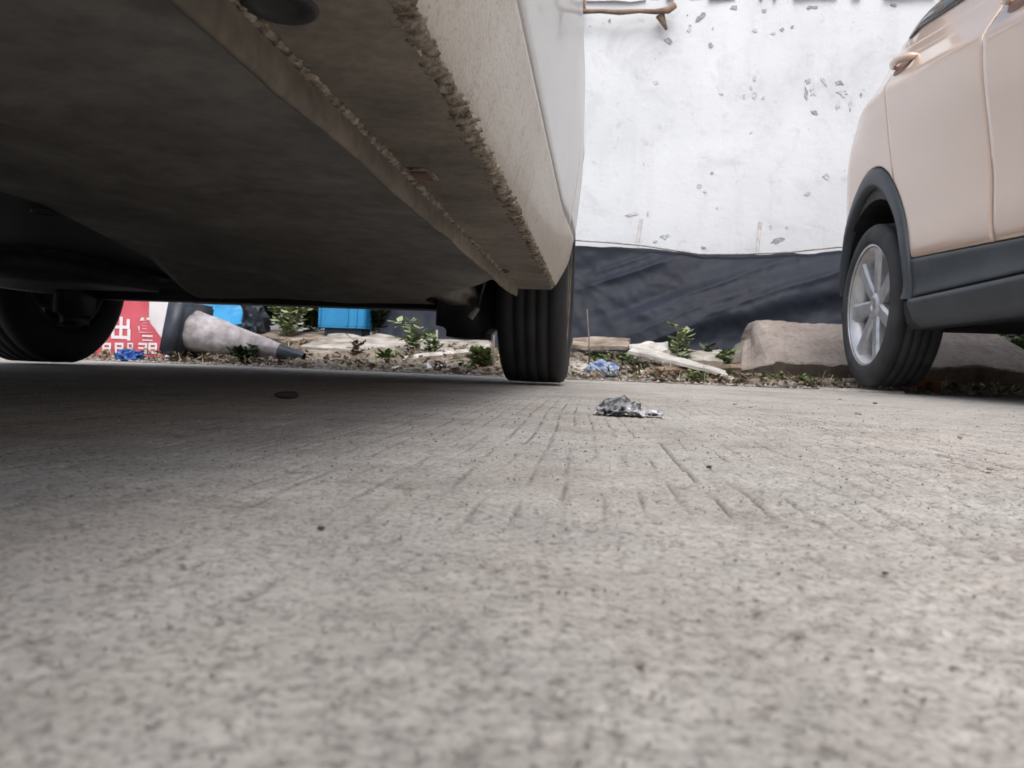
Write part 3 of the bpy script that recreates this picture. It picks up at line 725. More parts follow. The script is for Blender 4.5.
for mir in (False, True):
    ra, fa = suv.axles[1], suv.axles[0]
    def over_arch(y, r=ARO+0.004):
        b_ = clad_top(y)+0.005
        for ya in (ra, fa):
            if abs(y-ya) < r: b_ = max(b_, AC + math.sqrt(r*r-(y-ya)**2))
        return b_
    dz = const(1.185)
    suv.panel('rear_door', lambda v: 2.23+0.13*v, lambda v: 2.98+0.17*v, over_arch, dz, 'rose_paint', 50, 60, mirror=mir)
    suv.panel('front_door', lambda v: 1.22-0.0*v, lambda v: 2.224+0.13*v, over_arch, dz, 'rose_paint', 50, 60, mirror=mir)
    suv.panel('quarter_panel', lambda v: 2.986+0.17*v, const(3.84), over_arch, dz, 'rose_paint', 70, 60, mirror=mir)
    suv.panel('front_wing', const(-0.40), const(1.213), over_arch, dz, 'rose_paint', 70, 40, mirror=mir)
    # sill cladding and arch trims
    suv.panel('sill_cladding', const(fa+0.44), lambda v: ra-0.455+0.03*v, const(0.336), clad_top, 'cladding', 60, 14, 0.004, 0.02, mirror=mir)
    suv.panel('sill_strip', const(fa+0.42), lambda v: ra-0.465+0.03*v, const(0.230), const(0.328), 'cladding', 60, 14, 0.006, 0.02, mirror=mir)
    for ya in suv.axles:
        nseg = 56; V = []
        for (r_, pw) in ((ARI, 0.02), (ARI, -0.010), (ARI+0.012, -0.016), (ARO-0.012, -0.014), (ARO, -0.006), (ARO, 0.02)):
            row = []
            for k in range(nseg+1):
                a = math.radians(8) + math.radians(176)*k/nseg
                y = ya + r_*math.cos(a); z = AC + r_*math.sin(a)
                row.append(suv.pt(float(suv.w(max(z, 0.26), y))+pw, y, z, mir))
            V.append(row)
        grid_mesh('arch_trim', V, 'cladding', suv.root, True)
    # glass
    suv.panel('window', lambda v: 2.42+0.02*v, lambda v: 3.20-0.06*v, lambda y: 1.255, const(1.57), 'glass_dark', 20, 14, 0.0015, 0.008, mirror=mir)
    suv.panel('window', lambda v: 1.30+0.2*v, lambda v: 2.34+0.02*v, lambda y: 1.255, const(1.56), 'glass_dark', 20, 14, 0.0015, 0.008, mirror=mir)
    # door handles: shallow oval coloured dark as recess shade, with a pull bar
    for yh in (3.03, 2.20):
        zc = 1.10; w0 = float(suv.w(zc, yh))
        bm = bmesh.new(); prev = None; n = 24
        for s_, dp in ((1.0, -0.001), (0.9, -0.0045), (0.6, -0.005), (0.15, -0.004)):
            r_ = []
            for k in range(n):
                a = 2*math.pi*k/n; yy = yh+0.075*s_*math.cos(a); zz = zc+0.038*s_*math.sin(a)
                r_.append(bm.verts.new(suv.pt(float(suv.w(zz, yy))+dp, yy, zz, mir)))
            if prev:
                for k in range(n): bm.faces.new((prev[k], prev[(k+1) % n], r_[(k+1) % n], r_[k]))
            prev = r_
        bm.faces.new(prev)
        hp = from_bm('door_handle', bm, 'recess_shade', suv.root, True)
        pts = []
        for k in range(13):
            f_ = k/12; yy = yh-0.10+0.20*f_; zz = zc+0.014; bul = 0.042*math.sin(math.pi*f_)**0.45
            pts.append(suv.pt(float(suv.w(zz, yy))-bul+0.004, yy, zz, mir))
        tube('pull_bar', pts, [0.006]+[0.014]*11+[0.006], 'rose_paint', hp, 10)
    for ya in suv.axles:
        make_wheel(suv, 0.006, 0.190, 0.324, ya, mir, 'tyre_rubber_dusty', 'alloy', 0.234, 7, False, 0.017 if ya > 3 else 0.0)
def sb(name, lo, hi, mat, bev=0.0, seg=2):
    return box(name, Vector(lo)-suv.off, Vector(hi)-suv.off, mat, suv.root, bev, seg, bev > 0.01)
sb('rear_bumper', (1.46, 3.76, 0.36), (2.45, 3.91, 0.68), 'cladding', 0.05, 3)
sb('front_bumper', (1.46, -0.50, 0.24), (2.45, -0.35, 0.66), 'cladding', 0.05, 3)
sb('muffler', (1.75, 3.42, 0.27), (2.35, 3.66, 0.39), 'dirty_steel', 0.05, 3)
sb('rear_axle', (1.30, 3.14, 0.30), (2.60, 3.26, 0.38), 'black_plastic', 0.03, 3)
sb('fuel_tank', (1.45, 2.35, 0.215), (2.3, 2.85, 0.30), 'black_plastic', 0.03, 3)
for cx_ in (1.53, 2.37):
    sb('tail_lamp', (cx_-0.1, 3.82, 0.86), (cx_+0.1, 3.895, 1.05), 'red_lens', 0.02, 3)
    sb('headlight', (cx_-0.12, -0.475, 0.80), (cx_+0.12, -0.40, 0.95), 'clear_lens', 0.02, 3)

# ------------------------------------------------------------------ black tarp along the wall foot
TX0, TX1 = -1.36, 3.3
nu, nv = 320, 110
tu = np.linspace(0, 1, nu); tv = np.linspace(0, 1, nv)
TU, TV = np.meshgrid(tu, tv)
TXg = TX0 + (TX1-TX0)*TU
topx = [P(u, v, 4.78)[0] for u, v in ((480, 236), (573, 246), (620, 248), (660, 251), (700, 254), (760, 254), (838, 251))]
topz = [P(u, v, 4.78)[2] for u, v in ((480, 236), (573, 246), (620, 248), (660, 251), (700, 254), (760, 254), (838, 251))]
top = np.interp(TXg, [-1.36, -1.15, -0.85] + topx + [2.4, 3.3], [0.50, 0.60, 0.74] + topz + [0.80, 0.78])
top = top + (fbm(TXg*4, TXg*0, 171, 3)-0.5)*0.035
botz = bank(TXg, 4.55+0*TXg) - 0.02
TZ = botz*(1-TV) + top*TV
# swags: one family runs down from the right-hand anchor, the other down from the left
dA = TZ*1.0 - TXg*0.36; dB = TZ*1.0 + TXg*0.55
def ridged(c_, l_, s_): return 1-np.abs(2*fbm(c_, l_, s_, 2)-1)
fA = ridged(dA*6.2+0.3*fbm(TXg*2, TZ*2, 5, 2), TXg*0.55, 141)
fB = ridged(dB*5.0+0.3*fbm(TXg*2, TZ*2, 6, 2), TXg*0.7, 151)
wA = smooth01(TXg, -0.3, 0.45)
hang = np.sin(np.pi*np.clip(TV, 0, 1))**0.7
disp = (fA**1.6*wA + 0.22*fB**1.5*(1-wA))*0.095*hang + (fbm(dA*3, TXg*1.2, 161, 3)-0.5)*0.10*hang + (1-np.abs(2*fbm(TXg*7+dA*3, TZ*6, 163, 3)-1))*0.014*hang + (1-np.abs(2*fbm(TXg*17, TZ*9, 165, 2)-1))*0.006
TY = 4.80 - 0.22*(1-TV)**1.6 - disp
tp = grid_mesh('black_tarp', np.stack([TXg, TY, TZ], -1), 'tarp')
so = tp.modifiers.new('thickness', 'SOLIDIFY'); so.thickness = 0.003
tag(tp, 'long black plastic tarp hanging in creased folds along the foot of the white wall', 'tarp')
hp = [P(u, v, 4.76) for u, v in ((500, 232), (540, 238), (573, 240), (605, 242), (640, 245), (680, 251), (700, 254), (740, 254), (790, 252), (838, 247), (900, 247))]
tag(tube('rope', hp, 0.006, 'twig_grey', None, 6), 'thin pale rope strung along the top edge of the black tarp', 'rope')
for (u0, v0, u1, v1, lab) in ((641, 219, 636, 250, 'slanting thin grey stick against the wall behind tarp'), (760, 222, 756, 256, 'upright thin grey stick against the wall beside a dark flake')):
    a, b_ = P(u0, v0, 4.88), P(u1, v1, 4.88)
    foot = b_ + (b_-a)/abs(a[2]-b_[2])*(b_[2]-0.15)
    m_ = (a+foot)/2 + np.array([0.008, 0, 0])
    st = tube('stick', [foot, m_, a], [0.015, 0.013, 0.012], 'twig_grey', None, 7); tag(st, lab, 'stick')
# dark tarp heap end seen under the car
# ------------------------------------------------------------------ concrete block
def build_block():
    x0, x1 = 0.68, 2.28
    secs = []
    prof = [(3.80, -0.02), (3.74, 0.03), (3.66, 0.108), (3.665, 0.118), (3.80, 0.185), (3.98, 0.275), (4.12, 0.338), (4.16, 0.343), (4.36, 0.34), (4.42, 0.30), (4.42, -0.02)]
    nx = 70; V = []
    for i in range(nx):
        f_ = i/(nx-1); x = x0 + (x1-x0)*f_
        k = smooth01(np.array(x), 0.68, 0.88); kr = 1.0+0.05*float(smooth01(np.array(x), 1.2, 1.7))
        row = []
        for (y, z) in prof:
            y += 0.20; zz = z*(0.66+0.34*float(k))*kr if z > 0 else z
            p = Vector((x + (0.10*(1-float(k))*(z/0.3 if z > 0 else 0)) + (x > 1.85)*(-0.30*(z/0.34 if z > 0 else 0)*(x-1.85)/0.43), y + 0.08*(1-float(k))*(1 if y < 4.3 else 0), zz))
            q = p + mnoise.noise_vector(p*4.0)*0.012 + mnoise.noise_vector(p*17)*0.010 + mnoise.noise_vector(p*45)*0.006
            row.append(q)
        V.append(row)
    bm = bmesh.new(); VV = [[bm.verts.new(q) for q in r] for r in V]; n = len(prof)
    for a, b in zip(VV[:-1], VV[1:]):
        for k in range(n): bm.faces.new((a[k], a[(k+1) % n], b[(k+1) % n], b[k]))
    bm.faces.new(VV[0]); bm.faces.new(VV[-1])
    o = from_bm('concrete_block', bm, 'block_concrete')
    sm = o.modifiers.new('s', 'SUBSURF'); sm.levels = 1; sm.render_levels = 2; sm.subdivision_type = 'SIMPLE'
    return o
tag(build_block(), 'long brown-grey broken concrete block with sloping top behind the silver wheel', 'concrete block')

# ------------------------------------------------------------------ rubble things
def chunk_mesh(name, seed, sub=2, amp=0.35, flat=0.6):
    bm = bmesh.new(); bmesh.ops.create_icosphere(bm, subdivisions=sub, radius=1)
    r_ = random.Random(seed); off_ = Vector((r_.random()*50, r_.random()*50, 0))
    for v in bm.verts:
        p = v.co.copy()
        d = 1 + amp*mnoise.noise(p*1.1+off_) + amp*0.4*mnoise.noise(p*2.7+off_)
        v.co = p*d; m_ = max(abs(v.co.x), abs(v.co.y), abs(v.co.z))
        v.co *= (1-0.35) + 0.35/max(m_, 0.5); v.co.z *= flat
    me = bpy.data.meshes.new(name); bm.to_mesh(me); bm.free(); return me
CH = [chunk_mesh('chunk', i) for i in range(8)]
def put(name, me, loc, scale, rot, mat):
    m_ = bpy.data.meshes.get(me.name+'_'+mat)
    if m_ is None:
        m_ = me.copy(); m_.name = me.name+'_'+mat; m_.materials.clear(); m_.materials.append(MATS[mat])
    o = bpy.data.objects.new(name, m_); COL.objects.link(o); o.location = loc; o.scale = scale; o.rotation_euler = rot; return o
def slab(name, corners_uvy, th, mat, seed=0, amp=0.006):
    """plate spanned by 4 points (u,v,y) of its upper face, sub-divided and roughened"""
    C = [np.array(P(u, v, y)) for u, v, y in corners_uvy]; n = 14; bm = bmesh.new()
    nrm = np.cross(C[1]-C[0], C[3]-C[0]); nrm = nrm/np.linalg.norm(nrm); nrm = nrm if nrm[2] > 0 else -nrm
    L = []
    for lay in (0, 1):
        g_ = []
        for j in range(n):
            row = []
            for i in range(n):
                a, b = i/(n-1), j/(n-1)
                ed = 1.0 if i in (0, n-1) or j in (0, n-1) else 0.3
                p = C[0]*(1-a)*(1-b) + C[1]*a*(1-b) + C[2]*a*b + C[3]*(1-a)*b - nrm*th*lay
                q = Vector(p) + mnoise.noise_vector(Vector(p)*8+Vector((seed, 0, 0)))*amp*2.5*ed + mnoise.noise_vector(Vector(p)*26+Vector((seed, 0, 0)))*amp*ed
                row.append(bm.verts.new(q))
            g_.append(row)
        L.append(g_)
    for j in range(n-1):
        for i in range(n-1):
            for g_ in L: bm.faces.new((g_[j][i], g_[j][i+1], g_[j+1][i+1], g_[j+1][i]))
    for k in range(n-1):
        for (a, b) in (((0, k), (0, k+1)), ((n-1, k), (n-1, k+1)), ((k, 0), (k+1, 0)), ((k, n-1), (k+1, n-1))):
            bm.faces.new((L[0][a[0]][a[1]], L[0][b[0]][b[1]], L[1][b[0]][b[1]], L[1][a[0]][a[1]]))
    return from_bm(name, bm, mat)
tag(slab('board', [(628, 350, 3.75), (728, 375, 3.45), (726, 371, 3.60), (640, 345, 3.95)], 0.014, 'white_board', 2, 0.003), 'long white broken board slanting over the leaf litter beside the concrete block', 'board')
tag(slab('concrete_slab', [(662, 362, 3.95), (724, 362, 3.95), (722, 351, 4.2), (672, 349, 4.2)], 0.05, 'pale_concrete', 5), 'pale flat concrete slab behind the slanting white board', 'slab')
tag(slab('concrete_slab', [(300, 346, 4.0), (492, 357, 4.0), (488, 341, 4.5), (330, 334, 4.5)], 0.05, 'pale_concrete', 7, 0.010), 'long pale concrete slab lying under the small leafy weeds below the car', 'slab')
tag(slab('concrete_slab', [(296, 361, 3.62), (404, 364, 3.62), (396, 350, 3.9), (306, 349, 3.9)], 0.05, 'brown_concrete', 9, 0.012), 'brown layered concrete slab at the front of the rubble below the car', 'slab')
tag(slab('concrete_slab', [(404, 367, 3.6), (486, 369, 3.6), (478, 358, 3.9), (410, 357, 3.9)], 0.04, 'brown_concrete', 11, 0.012), 'small brown slab in the rubble next to the black tyre', 'slab')
tag(slab('concrete_slab', [(255, 338, 4.45), (345, 342, 4.4), (342, 332, 4.75), (262, 328, 4.75)], 0.05, 'brown_concrete', 13, 0.010), 'tan concrete slab lying in front of the blue crate', 'slab')
tag(slab('paper_sheet', [(818, 389.0, 3.10), (905, 391.6, 3.08), (900, 389.6, 3.34), (822, 387.0, 3.34)], 0.014, 'white_board', 15, 0.0012), 'flat white sheet trapped under the silver spoked wheel', 'sheet')
tag(slab('paper_sheet', [(572, 345, 4.2), (628, 347, 4.1), (630, 338, 4.4), (574, 337, 4.45)], 0.02, 'brown_concrete', 17, 0.004), 'flat tan board at the foot of the tarp beside the black tyre', 'board')
tag(slab('foam_piece', [(628, 352, 3.95), (672, 350, 3.95), (668, 341, 4.1), (630, 343, 4.1)], 0.02, 'white_board', 19, 0.012), 'crumpled white foam piece lying above the slanting board', 'foam')
tag(slab('plank', [(262, 352, 3.95), (352, 346, 4.15), (350, 342, 4.2), (264, 348, 4.0)], 0.018, 'old_wood', 41, 0.003), 'thin weathered plank lying across the tan slab near the cone tip', 'plank')
tag(slab('plank', [(392, 361, 3.75), (470, 352, 3.95), (470, 348, 4.0), (396, 357, 3.8)], 0.016, 'white_board', 43, 0.003), 'pale splintered plank leaning over the small brown slab', 'plank')
tag(slab('plank', [(642, 372, 3.5), (742, 368, 3.7), (742, 364, 3.75), (646, 368, 3.55)], 0.014, 'old_wood', 45, 0.003), 'dark thin plank half buried in leaves below the white board', 'plank')
# bricks below the rose-beige car
for (u0, v0, u1, v1, y, lab) in ((914, 377, 941, 392, 3.35, 'broken red brick beside the silver spoked wheel'), ):
    a, b_ = P(u0, v0, y), P(u1, v1, y)
    br = rough_block('brick_piece', a[0], b_[0], -0.002, a[2], y, y+0.11, 'brick', None, 4, 0.006, 3); tag(br, lab, 'brick')
# small rubble
GRP = 'broken concrete bits along the rubble strip'
r_ = random.Random(5)
for i in range(210):
    u = r_.uniform(200, 500) if i % 3 else r_.uniform(570, 1020); y = SLAB_END + 0.02 + 1.15*r_.random()**1.7
    if 730 < u and y > 3.55: y = 3.2 + 0.3*r_.random()
    if 800 < u < 960 and y > 3.0: y = 3.62
    q = on_bank(u, 360, y); s_ = 0.010+0.032*r_.random()**2
    if 100 < u < 300 and y > 3.3: continue
    o = put('concrete_chunk', CH[i % 8], (q[0], q[1], q[2]+s_*0.25), (s_*r_.uniform(.8, 1.9), s_*r_.uniform(.8, 1.3), s_), (r_.uniform(-.3, .3), r_.uniform(-.3, .3), r_.uniform(0, 6.3)), ['pale_concrete', 'brown_concrete', 'stone', 'brown_concrete'][i % 4])
    tag(o, 'small broken concrete bit in the leaf-strewn rubble strip behind the pavement', 'rubble', GRP)
for (u, v, y, s_, m_, lab) in ((316, 358, 3.40, 0.035, 'brown_concrete', 'brown stone at the tip of the fallen pale cone'),
                          (757, 352, 3.62, 0.05, 'block_concrete', 'rounded lump broken off the left end of the concrete block'),
                          (880, 372, 3.60, 0.045, 'brown_concrete', 'tan rock between the silver wheel and the concrete block')):
    q = on_bank(u, v, y); o = put('rock', CH[3], (q[0], q[1], q[2]+s_*.3), (s_*1.5, s_, s_), (0, 0, .4), m_); tag(o, lab, 'rock')
# gravel and dry leaves that nobody could count
def gravel(n):
    base = [Vector(v) for v in ((1, 0, 0), (-1, 0, 0), (0, 1, 0), (0, -1, 0), (0, 0, .7), (0, 0, -.7))]
    fs = [(0, 2, 4), (2, 1, 4), (1, 3, 4), (3, 0, 4), (2, 0, 5), (1, 2, 5), (3, 1, 5), (0, 3, 5)]
    V, F = [], []; r_ = random.Random(3)
    for i in range(n):
        x = r_.uniform(-3.2, 3.6); y = SLAB_END - 0.05 + 1.5*r_.random()**1.8; z = float(bank(x, y)) if y > SLAB_END else 0.0
        s_ = r_.uniform(0.004, 0.014); k = len(V); a = r_.random()*6.3
        for b in base:
            p = Vector((b.x*r_.uniform(.6, 1.3), b.y*r_.uniform(.6, 1.3), b.z*r_.uniform(.6, 1.3)))*s_; p.rotate(Matrix.Rotation(a, 3, 'Z'))
            V.append((x+p.x, y+p.y, z+p.z+s_*.3))
        F += [tuple(k+j for j in f) for f in fs]
    return V, F
V, F = gravel(5200); kind(mesh('gravel', V, F, 'stone'), 'stuff')['label'] = 'pale gravel and crumbs over the soil bank'
def leaf_poly(c, dirv, nrm, L, Wd, curl):
    d = dirv.normalized(); s_ = d.cross(nrm).normalized(); n_ = s_.cross(d)
    return [c, c + d*L*.35 + s_*Wd*.5 + n_*curl*.5, c + d*L*.75 + s_*Wd*.38 + n_*curl, c + d*L + n_*curl*.4, c + d*L*.75 - s_*Wd*.38 + n_*curl, c + d*L*.35 - s_*Wd*.5 + n_*curl*.5]
def litter(n, seed, xr, yr, size, zoff=0.01, power=1.8):
    V, F = [], []; r_ = random.Random(seed)
    for i in range(n):
        x = r_.uniform(*xr); y = yr[0] + (yr[1]-yr[0])*r_.random()**power
        z = (float(bank(x, y)) if y > SLAB_END-0.02 else 0.0) + r_.random()*zoff + 0.002
        a = r_.random()*6.3; L = r_.uniform(*size)
        P_ = leaf_poly(Vector((x, y, z)), Vector((math.cos(a), math.sin(a), r_.uniform(-.3, .6))), Vector((r_.uniform(-.6, .6), r_.uniform(-.6, .6), 1)), L, L*r_.uniform(.3, .6), L*r_.uniform(-.1, .35))
        k = len(V); V += P_; F += [(k, k+1, k+2, k+3), (k, k+3, k+4, k+5)]
    return V, F
V, F = litter(1500, 21, (-0.2, 3.2), (SLAB_END-0.05, 3.95), (0.015, 0.05), 0.03, 1.4)
V2, F2 = litter(2600, 22, (-3.0, -0.2), (SLAB_END-0.02, 4.5), (0.015, 0.05), 0.03, 1.0)
k = len(V); V += V2; F += [tuple(k+j for j in f) for f in F2]
kind(mesh('leaf_litter', V, F, 'dry_leaf'), 'stuff')['label'] = 'brown dry leaves littering the edge of the pavement'
# ------------------------------------------------------------------ plants
def plant(u, y, h, nst, spread, leafL, mat, lab, seed, lean=0.0, density=9, group=None):
    leafL *= 1.25; density = int(density*1.4)
    q = on_bank(u, 350, y); r_ = random.Random(seed); root = empty('weed', q); SV, SF, LV, LF = [], [], [], []
    for s_ in range(nst):
        a = r_.random()*6.3; hh = h*r_.uniform(.55, 1.0); sp = spread*r_.uniform(.2, 1)
        tip = Vector((math.cos(a)*sp+lean, math.sin(a)*sp*.7, hh)); base = Vector((math.cos(a)*.01, math.sin(a)*.01, -0.015))
        mid_ = base*.5+tip*.5 + Vector((0, 0, hh*.12))
        pts = [base.lerp(mid_, t_/3).lerp(mid_.lerp(tip, t_/3), t_/3) for t_ in range(4)]
        k = len(SV)
        for i, p in enumerate(pts):
            r0 = 0.0028*(1-i*.22)
            SV += [p+Vector((r0, 0, 0)), p+Vector((-r0*.5, r0*.87, 0)), p+Vector((-r0*.5, -r0*.87, 0))]
        for i in range(3):
            for j in range(3): SF.append((k+i*3+j, k+i*3+(j+1) % 3, k+i*3+3+(j+1) % 3, k+i*3+3+j))
        for l_ in range(density):
            t_ = r_.uniform(.25, 1.0); c = base.lerp(mid_, t_).lerp(mid_.lerp(tip, t_), t_); b_ = r_.random()*6.3
            L = leafL*r_.uniform(.6, 1.2)
            k2 = len(LV); LV += leaf_poly(c, Vector((math.cos(b_), math.sin(b_), r_.uniform(-.1, .9))), Vector((r_.uniform(-.4, .4), r_.uniform(-.4, .4), 1)), L, L*.55, -L*.12)
            LF += [(k2, k2+1, k2+2, k2+3), (k2, k2+3, k2+4, k2+5)]
    mesh('stem', SV, SF, 'stem', root); kind(mesh('foliage', LV, LF, mat, root), 'stuff')
    tag(root, lab, 'weed', group)
plant(680, 4.0, 0.22, 5, .06, .05, 'pale_leaf', 'tall yellow-green weed in front of the tarp behind the slanting board', 1, 0.0, 9)
plant(727, 4.05, 0.12, 6, .08, .045, 'green_leaf', 'low green weed against the left end of the concrete block', 2)
plant(708, 4.2, 0.15, 5, .08, .04, 'dark_leaf', 'low dark weed between the tall weed and the concrete block', 3)
plant(481, 3.55, 0.12, 14, .07, .04, 'pale_leaf', 'dense bright green weed right beside the inner edge of the black tyre', 4, 0, 12)
plant(413, 4.05, 0.20, 6, .09, .045, 'pale_leaf', 'pale leafy weed on the slab in front of the dark tarp end', 5, -0.03, 10)
plant(432, 4.0, 0.12, 6, .06, .035, 'green_leaf', 'small green weed beside the pale leafy weed on the slab', 6)
plant(385, 3.75, 0.09, 5, .05, .035, 'green_leaf', 'tiny green weed at the end of the brown layered slab', 7)
plant(352, 3.8, 0.12, 4, .05, .04, 'dry_leaf', 'withered yellow weed in front of the blue crate', 8)
plant(289, 4.55, 0.34, 18, .12, .05, 'pale_leaf', 'large pale green bush behind the fallen cone beside the blue crate', 9, 0, 12)
plant(262, 4.72, 0.40, 18, .16, .06, 'dark_leaf', 'dark shrub between the rubbish heap and the large pale bush', 10, 0, 14)
plant(312, 4.75, 0.40, 16, .12, .06, 'dark_leaf', 'dark shrub right behind the left edge of the blue crate', 16, 0, 14)
plant(212, 4.78, 0.42, 22, .24, .07, 'dark_leaf', 'wide dark shrub behind the bright blue sheet', 17, 0, 14)
plant(375, 4.72, 0.40, 16, .08, .06, 'dark_leaf', 'dark shrub between the blue crate and the tarp end', 18, 0, 14)
plant(250, 3.40, 0.10, 14, .10, .035, 'dark_leaf', 'dark green weed growing underneath the fallen pale cone', 11, 0, 12)
plant(1012, 4.25, 0.26, 16, .14, .06, 'green_leaf', 'leafy green weed at the right end of the concrete block', 12, 0, 12)
plant(1045, 4.3, 0.28, 14, .16, .06, 'pale_leaf', 'pale green weed behind the leafy weed under the rose-beige car', 13, 0, 12)
plant(603, 3.9, 0.07, 6, .06, .03, 'green_leaf', 'short green weed behind the light blue bag', 14)
plant(630, 3.85, 0.09, 4, .05, .03, 'green_leaf', 'short green weed at the upper end of the slanting board', 15)
for i, (u, y) in enumerate(((760, 3.5), (775, 3.45), (790, 3.42), (812, 3.4), (745, 3.5), (700, 3.3), (660, 3.28), (468, 3.35), (440, 3.4))):
    plant(u, y, 0.06, 6, .05, .022, 'green_leaf' if i % 2 else 'dry_leaf', 'sparse low weed tuft sprouting at the pavement edge', 30+i, 0, 6, 'weed tufts along the pavement edge')
a, b_ = P(587, 309, 3.9), on_bank(590, 345, 3.9)
tag(tube('dry_stalk', [b_, (a+b_)/2+np.array([.004, 0, 0]), a], [.004, .003, .002], 'twig', None, 6), 'thin bare dry stalk standing beside the black tyre', 'stalk')
for (u0, v0, u1, v1, y, lab) in ((494, 335, 493, 372, 3.5, 'thin pale upright stick beside the dense bright weed'), (437, 330, 436, 350, 4.0, 'short pale stick standing on the slab beside the dark tarp end')):
    a, b_ = P(u0, v0, y), P(u1, v1, y); b_[2] = min(b_[2], float(bank(b_[0], y)))
    tag(tube('stick', [b_, (a+b_)/2, a], [.006, .006, .005], 'pale_concrete', None, 7), lab, 'stick')

def blades(n, seed):
    r_ = random.Random(seed); V, F = [], []
    for i in range(n):
        x = r_.uniform(-3.0, 2.6); y = SLAB_END + 0.02 + 1.2*r_.random()**1.3
        if x > 0.62 and y > 3.8: y = 3.5+0.3*r_.random()
        c = Vector((x, y, float(bank(x, y)))); a = r_.random()*6.3; h = r_.uniform(.02, .065)*(1 if r_.random() < .92 else 1.8)
        ln = Vector((math.cos(a), math.sin(a), 0))*h*r_.uniform(.5, 1.6); sd0 = Vector((-math.sin(a), math.cos(a), 0))*r_.uniform(.0012, .003)
        k = len(V); m_ = c + ln*.35 + Vector((0, 0, h*.7)); tp_ = c + ln + Vector((0, 0, h*r_.uniform(.4, 1)))
        V += [c-sd0, c+sd0, m_+sd0*.7, m_-sd0*.7, tp_]; F += [(k, k+1, k+2, k+3), (k+3, k+2, k+4)]
    return V, F
V, F = blades(1500, 51); kind(mesh('dry_grass', V, F, 'straw'), 'stuff')['label'] = 'thin dead straw and grass stems tangled over the soil bank'
V, F = blades(900, 52); kind(mesh('green_grass', V, F, 'green_leaf'), 'stuff')['label'] = 'thin green grass blades scattered over the soil bank'
r_ = random.Random(8)
for i in range(26):
    u = r_.uniform(310, 480) if i % 2 else r_.uniform(575, 830); y = SLAB_END + 0.03 + 0.6*r_.random()
    if u > 735: y = SLAB_END + 0.03 + 0.3*r_.random()
    q = on_bank(u, 360, y); n_ = 6; w_ = r_.uniform(.02, .05); a0 = r_.random()*6.3; Vs = []
    for jj in range(n_):
        for ii in range(n_):
            a, b = (ii/(n_-1)-.5)*w_*1.6, (jj/(n_-1)-.5)*w_
            zz_ = abs(mnoise.noise(Vector((a*40+i, b*40, i*2.2))))*w_*.9
            Vs.append((q[0]+a*math.cos(a0)-b*math.sin(a0), q[1]+a*math.sin(a0)+b*math.cos(a0), q[2]+.006+zz_))
    fs_ = [(jj*n_+ii, jj*n_+ii+1, (jj+1)*n_+ii+1, (jj+1)*n_+ii) for jj in range(n_-1) for ii in range(n_-1)]
    o = mesh('paper_scrap', Vs, fs_, ('white_board', 'white_plastic', 'old_wood')[i % 3]); sm_ = o.modifiers.new('t', 'SOLIDIFY'); sm_.thickness = .0015
    tag(o, ('crumpled dirty paper scrap', 'torn white plastic scrap', 'curled brown bark scrap')[i % 3] + ' lying in the leaf litter of the rubble strip', 'scrap', ('paper scraps', 'plastic scraps', 'bark scraps')[i % 3]+' in the rubble strip')
# ------------------------------------------------------------------ litter things on the left
# red and white sale sign
SY = 3.50
a = P(60, 362, SY); b_ = P(171, 362, SY); ztop = P(140, 296, SY)[2]
sx0, sx1 = a[0], b_[0]; sz0 = float(bank(sx0, SY))-0.01
sgn_ = empty('sale_sign', ((sx0+sx1)/2, SY, sz0)); tag(sgn_, 'red and white sign board with large white characters standing on the rubble', 'sign')
hw_, hh_ = (sx1-sx0)/2, ztop-sz0+0.03
box('backing_board', (-hw_, 0, 0), (hw_, 0.02, hh_), 'sign_white', sgn_, 0.002)
xr_ = P(149, 310, SY)[0]-sgn_.location.x
xl_ = P(163, 350, SY)[0]-sgn_.location.x
zz = P(150, 333, SY)[2]-sz0
mesh('red_field', [(-hw_+.004, -.004, .004), (xl_, -.004, .004), (xl_, -.004, zz-.03), (xr_, -.004, zz+.06), (xr_, -.004, hh_-.004), (-hw_+.004, -.004, hh_-.004)], [(0, 1, 2, 3, 4, 5)], 'sign_red', sgn_)
def glyphs(body, u, v, hpx, name):
    cu = bpy.data.curves.new(name, 'FONT'); cu.body = body; cu.extrude = 0.02; cu.offset = 0.028
    ob = bpy.data.objects.new(name, cu); COL.objects.link(ob)
    bpy.context.view_layer.update()
    me = bpy.data.meshes.new_from_object(ob.evaluated_get(bpy.context.evaluated_depsgraph_get()))
    bpy.data.objects.remove(ob)
    co = np.zeros(len(me.vertices)*3); me.vertices.foreach_get('co', co); co = co.reshape(-1, 3)
    s_ = hpx*SY/F_PX/(co[:, 1].max()-co[:, 1].min())
    p = P(u, v, SY)
    co = (co - [co[:, 0].min(), co[:, 1].min(), 0])*s_
    out = np.stack([co[:, 0]+p[0]-sgn_.location.x, -0.007+co[:, 2]*0.1-0.0, co[:, 1]+p[2]-sz0], -1)
    me.vertices.foreach_set('co', out.reshape(-1)); me.update()
    o = link(name, me, 'sign_white', sgn_); return o
glyphs('出', 112, 340, 25, 'lettering'); glyphs('售', 136.5, 340.5, 25, 'lettering')
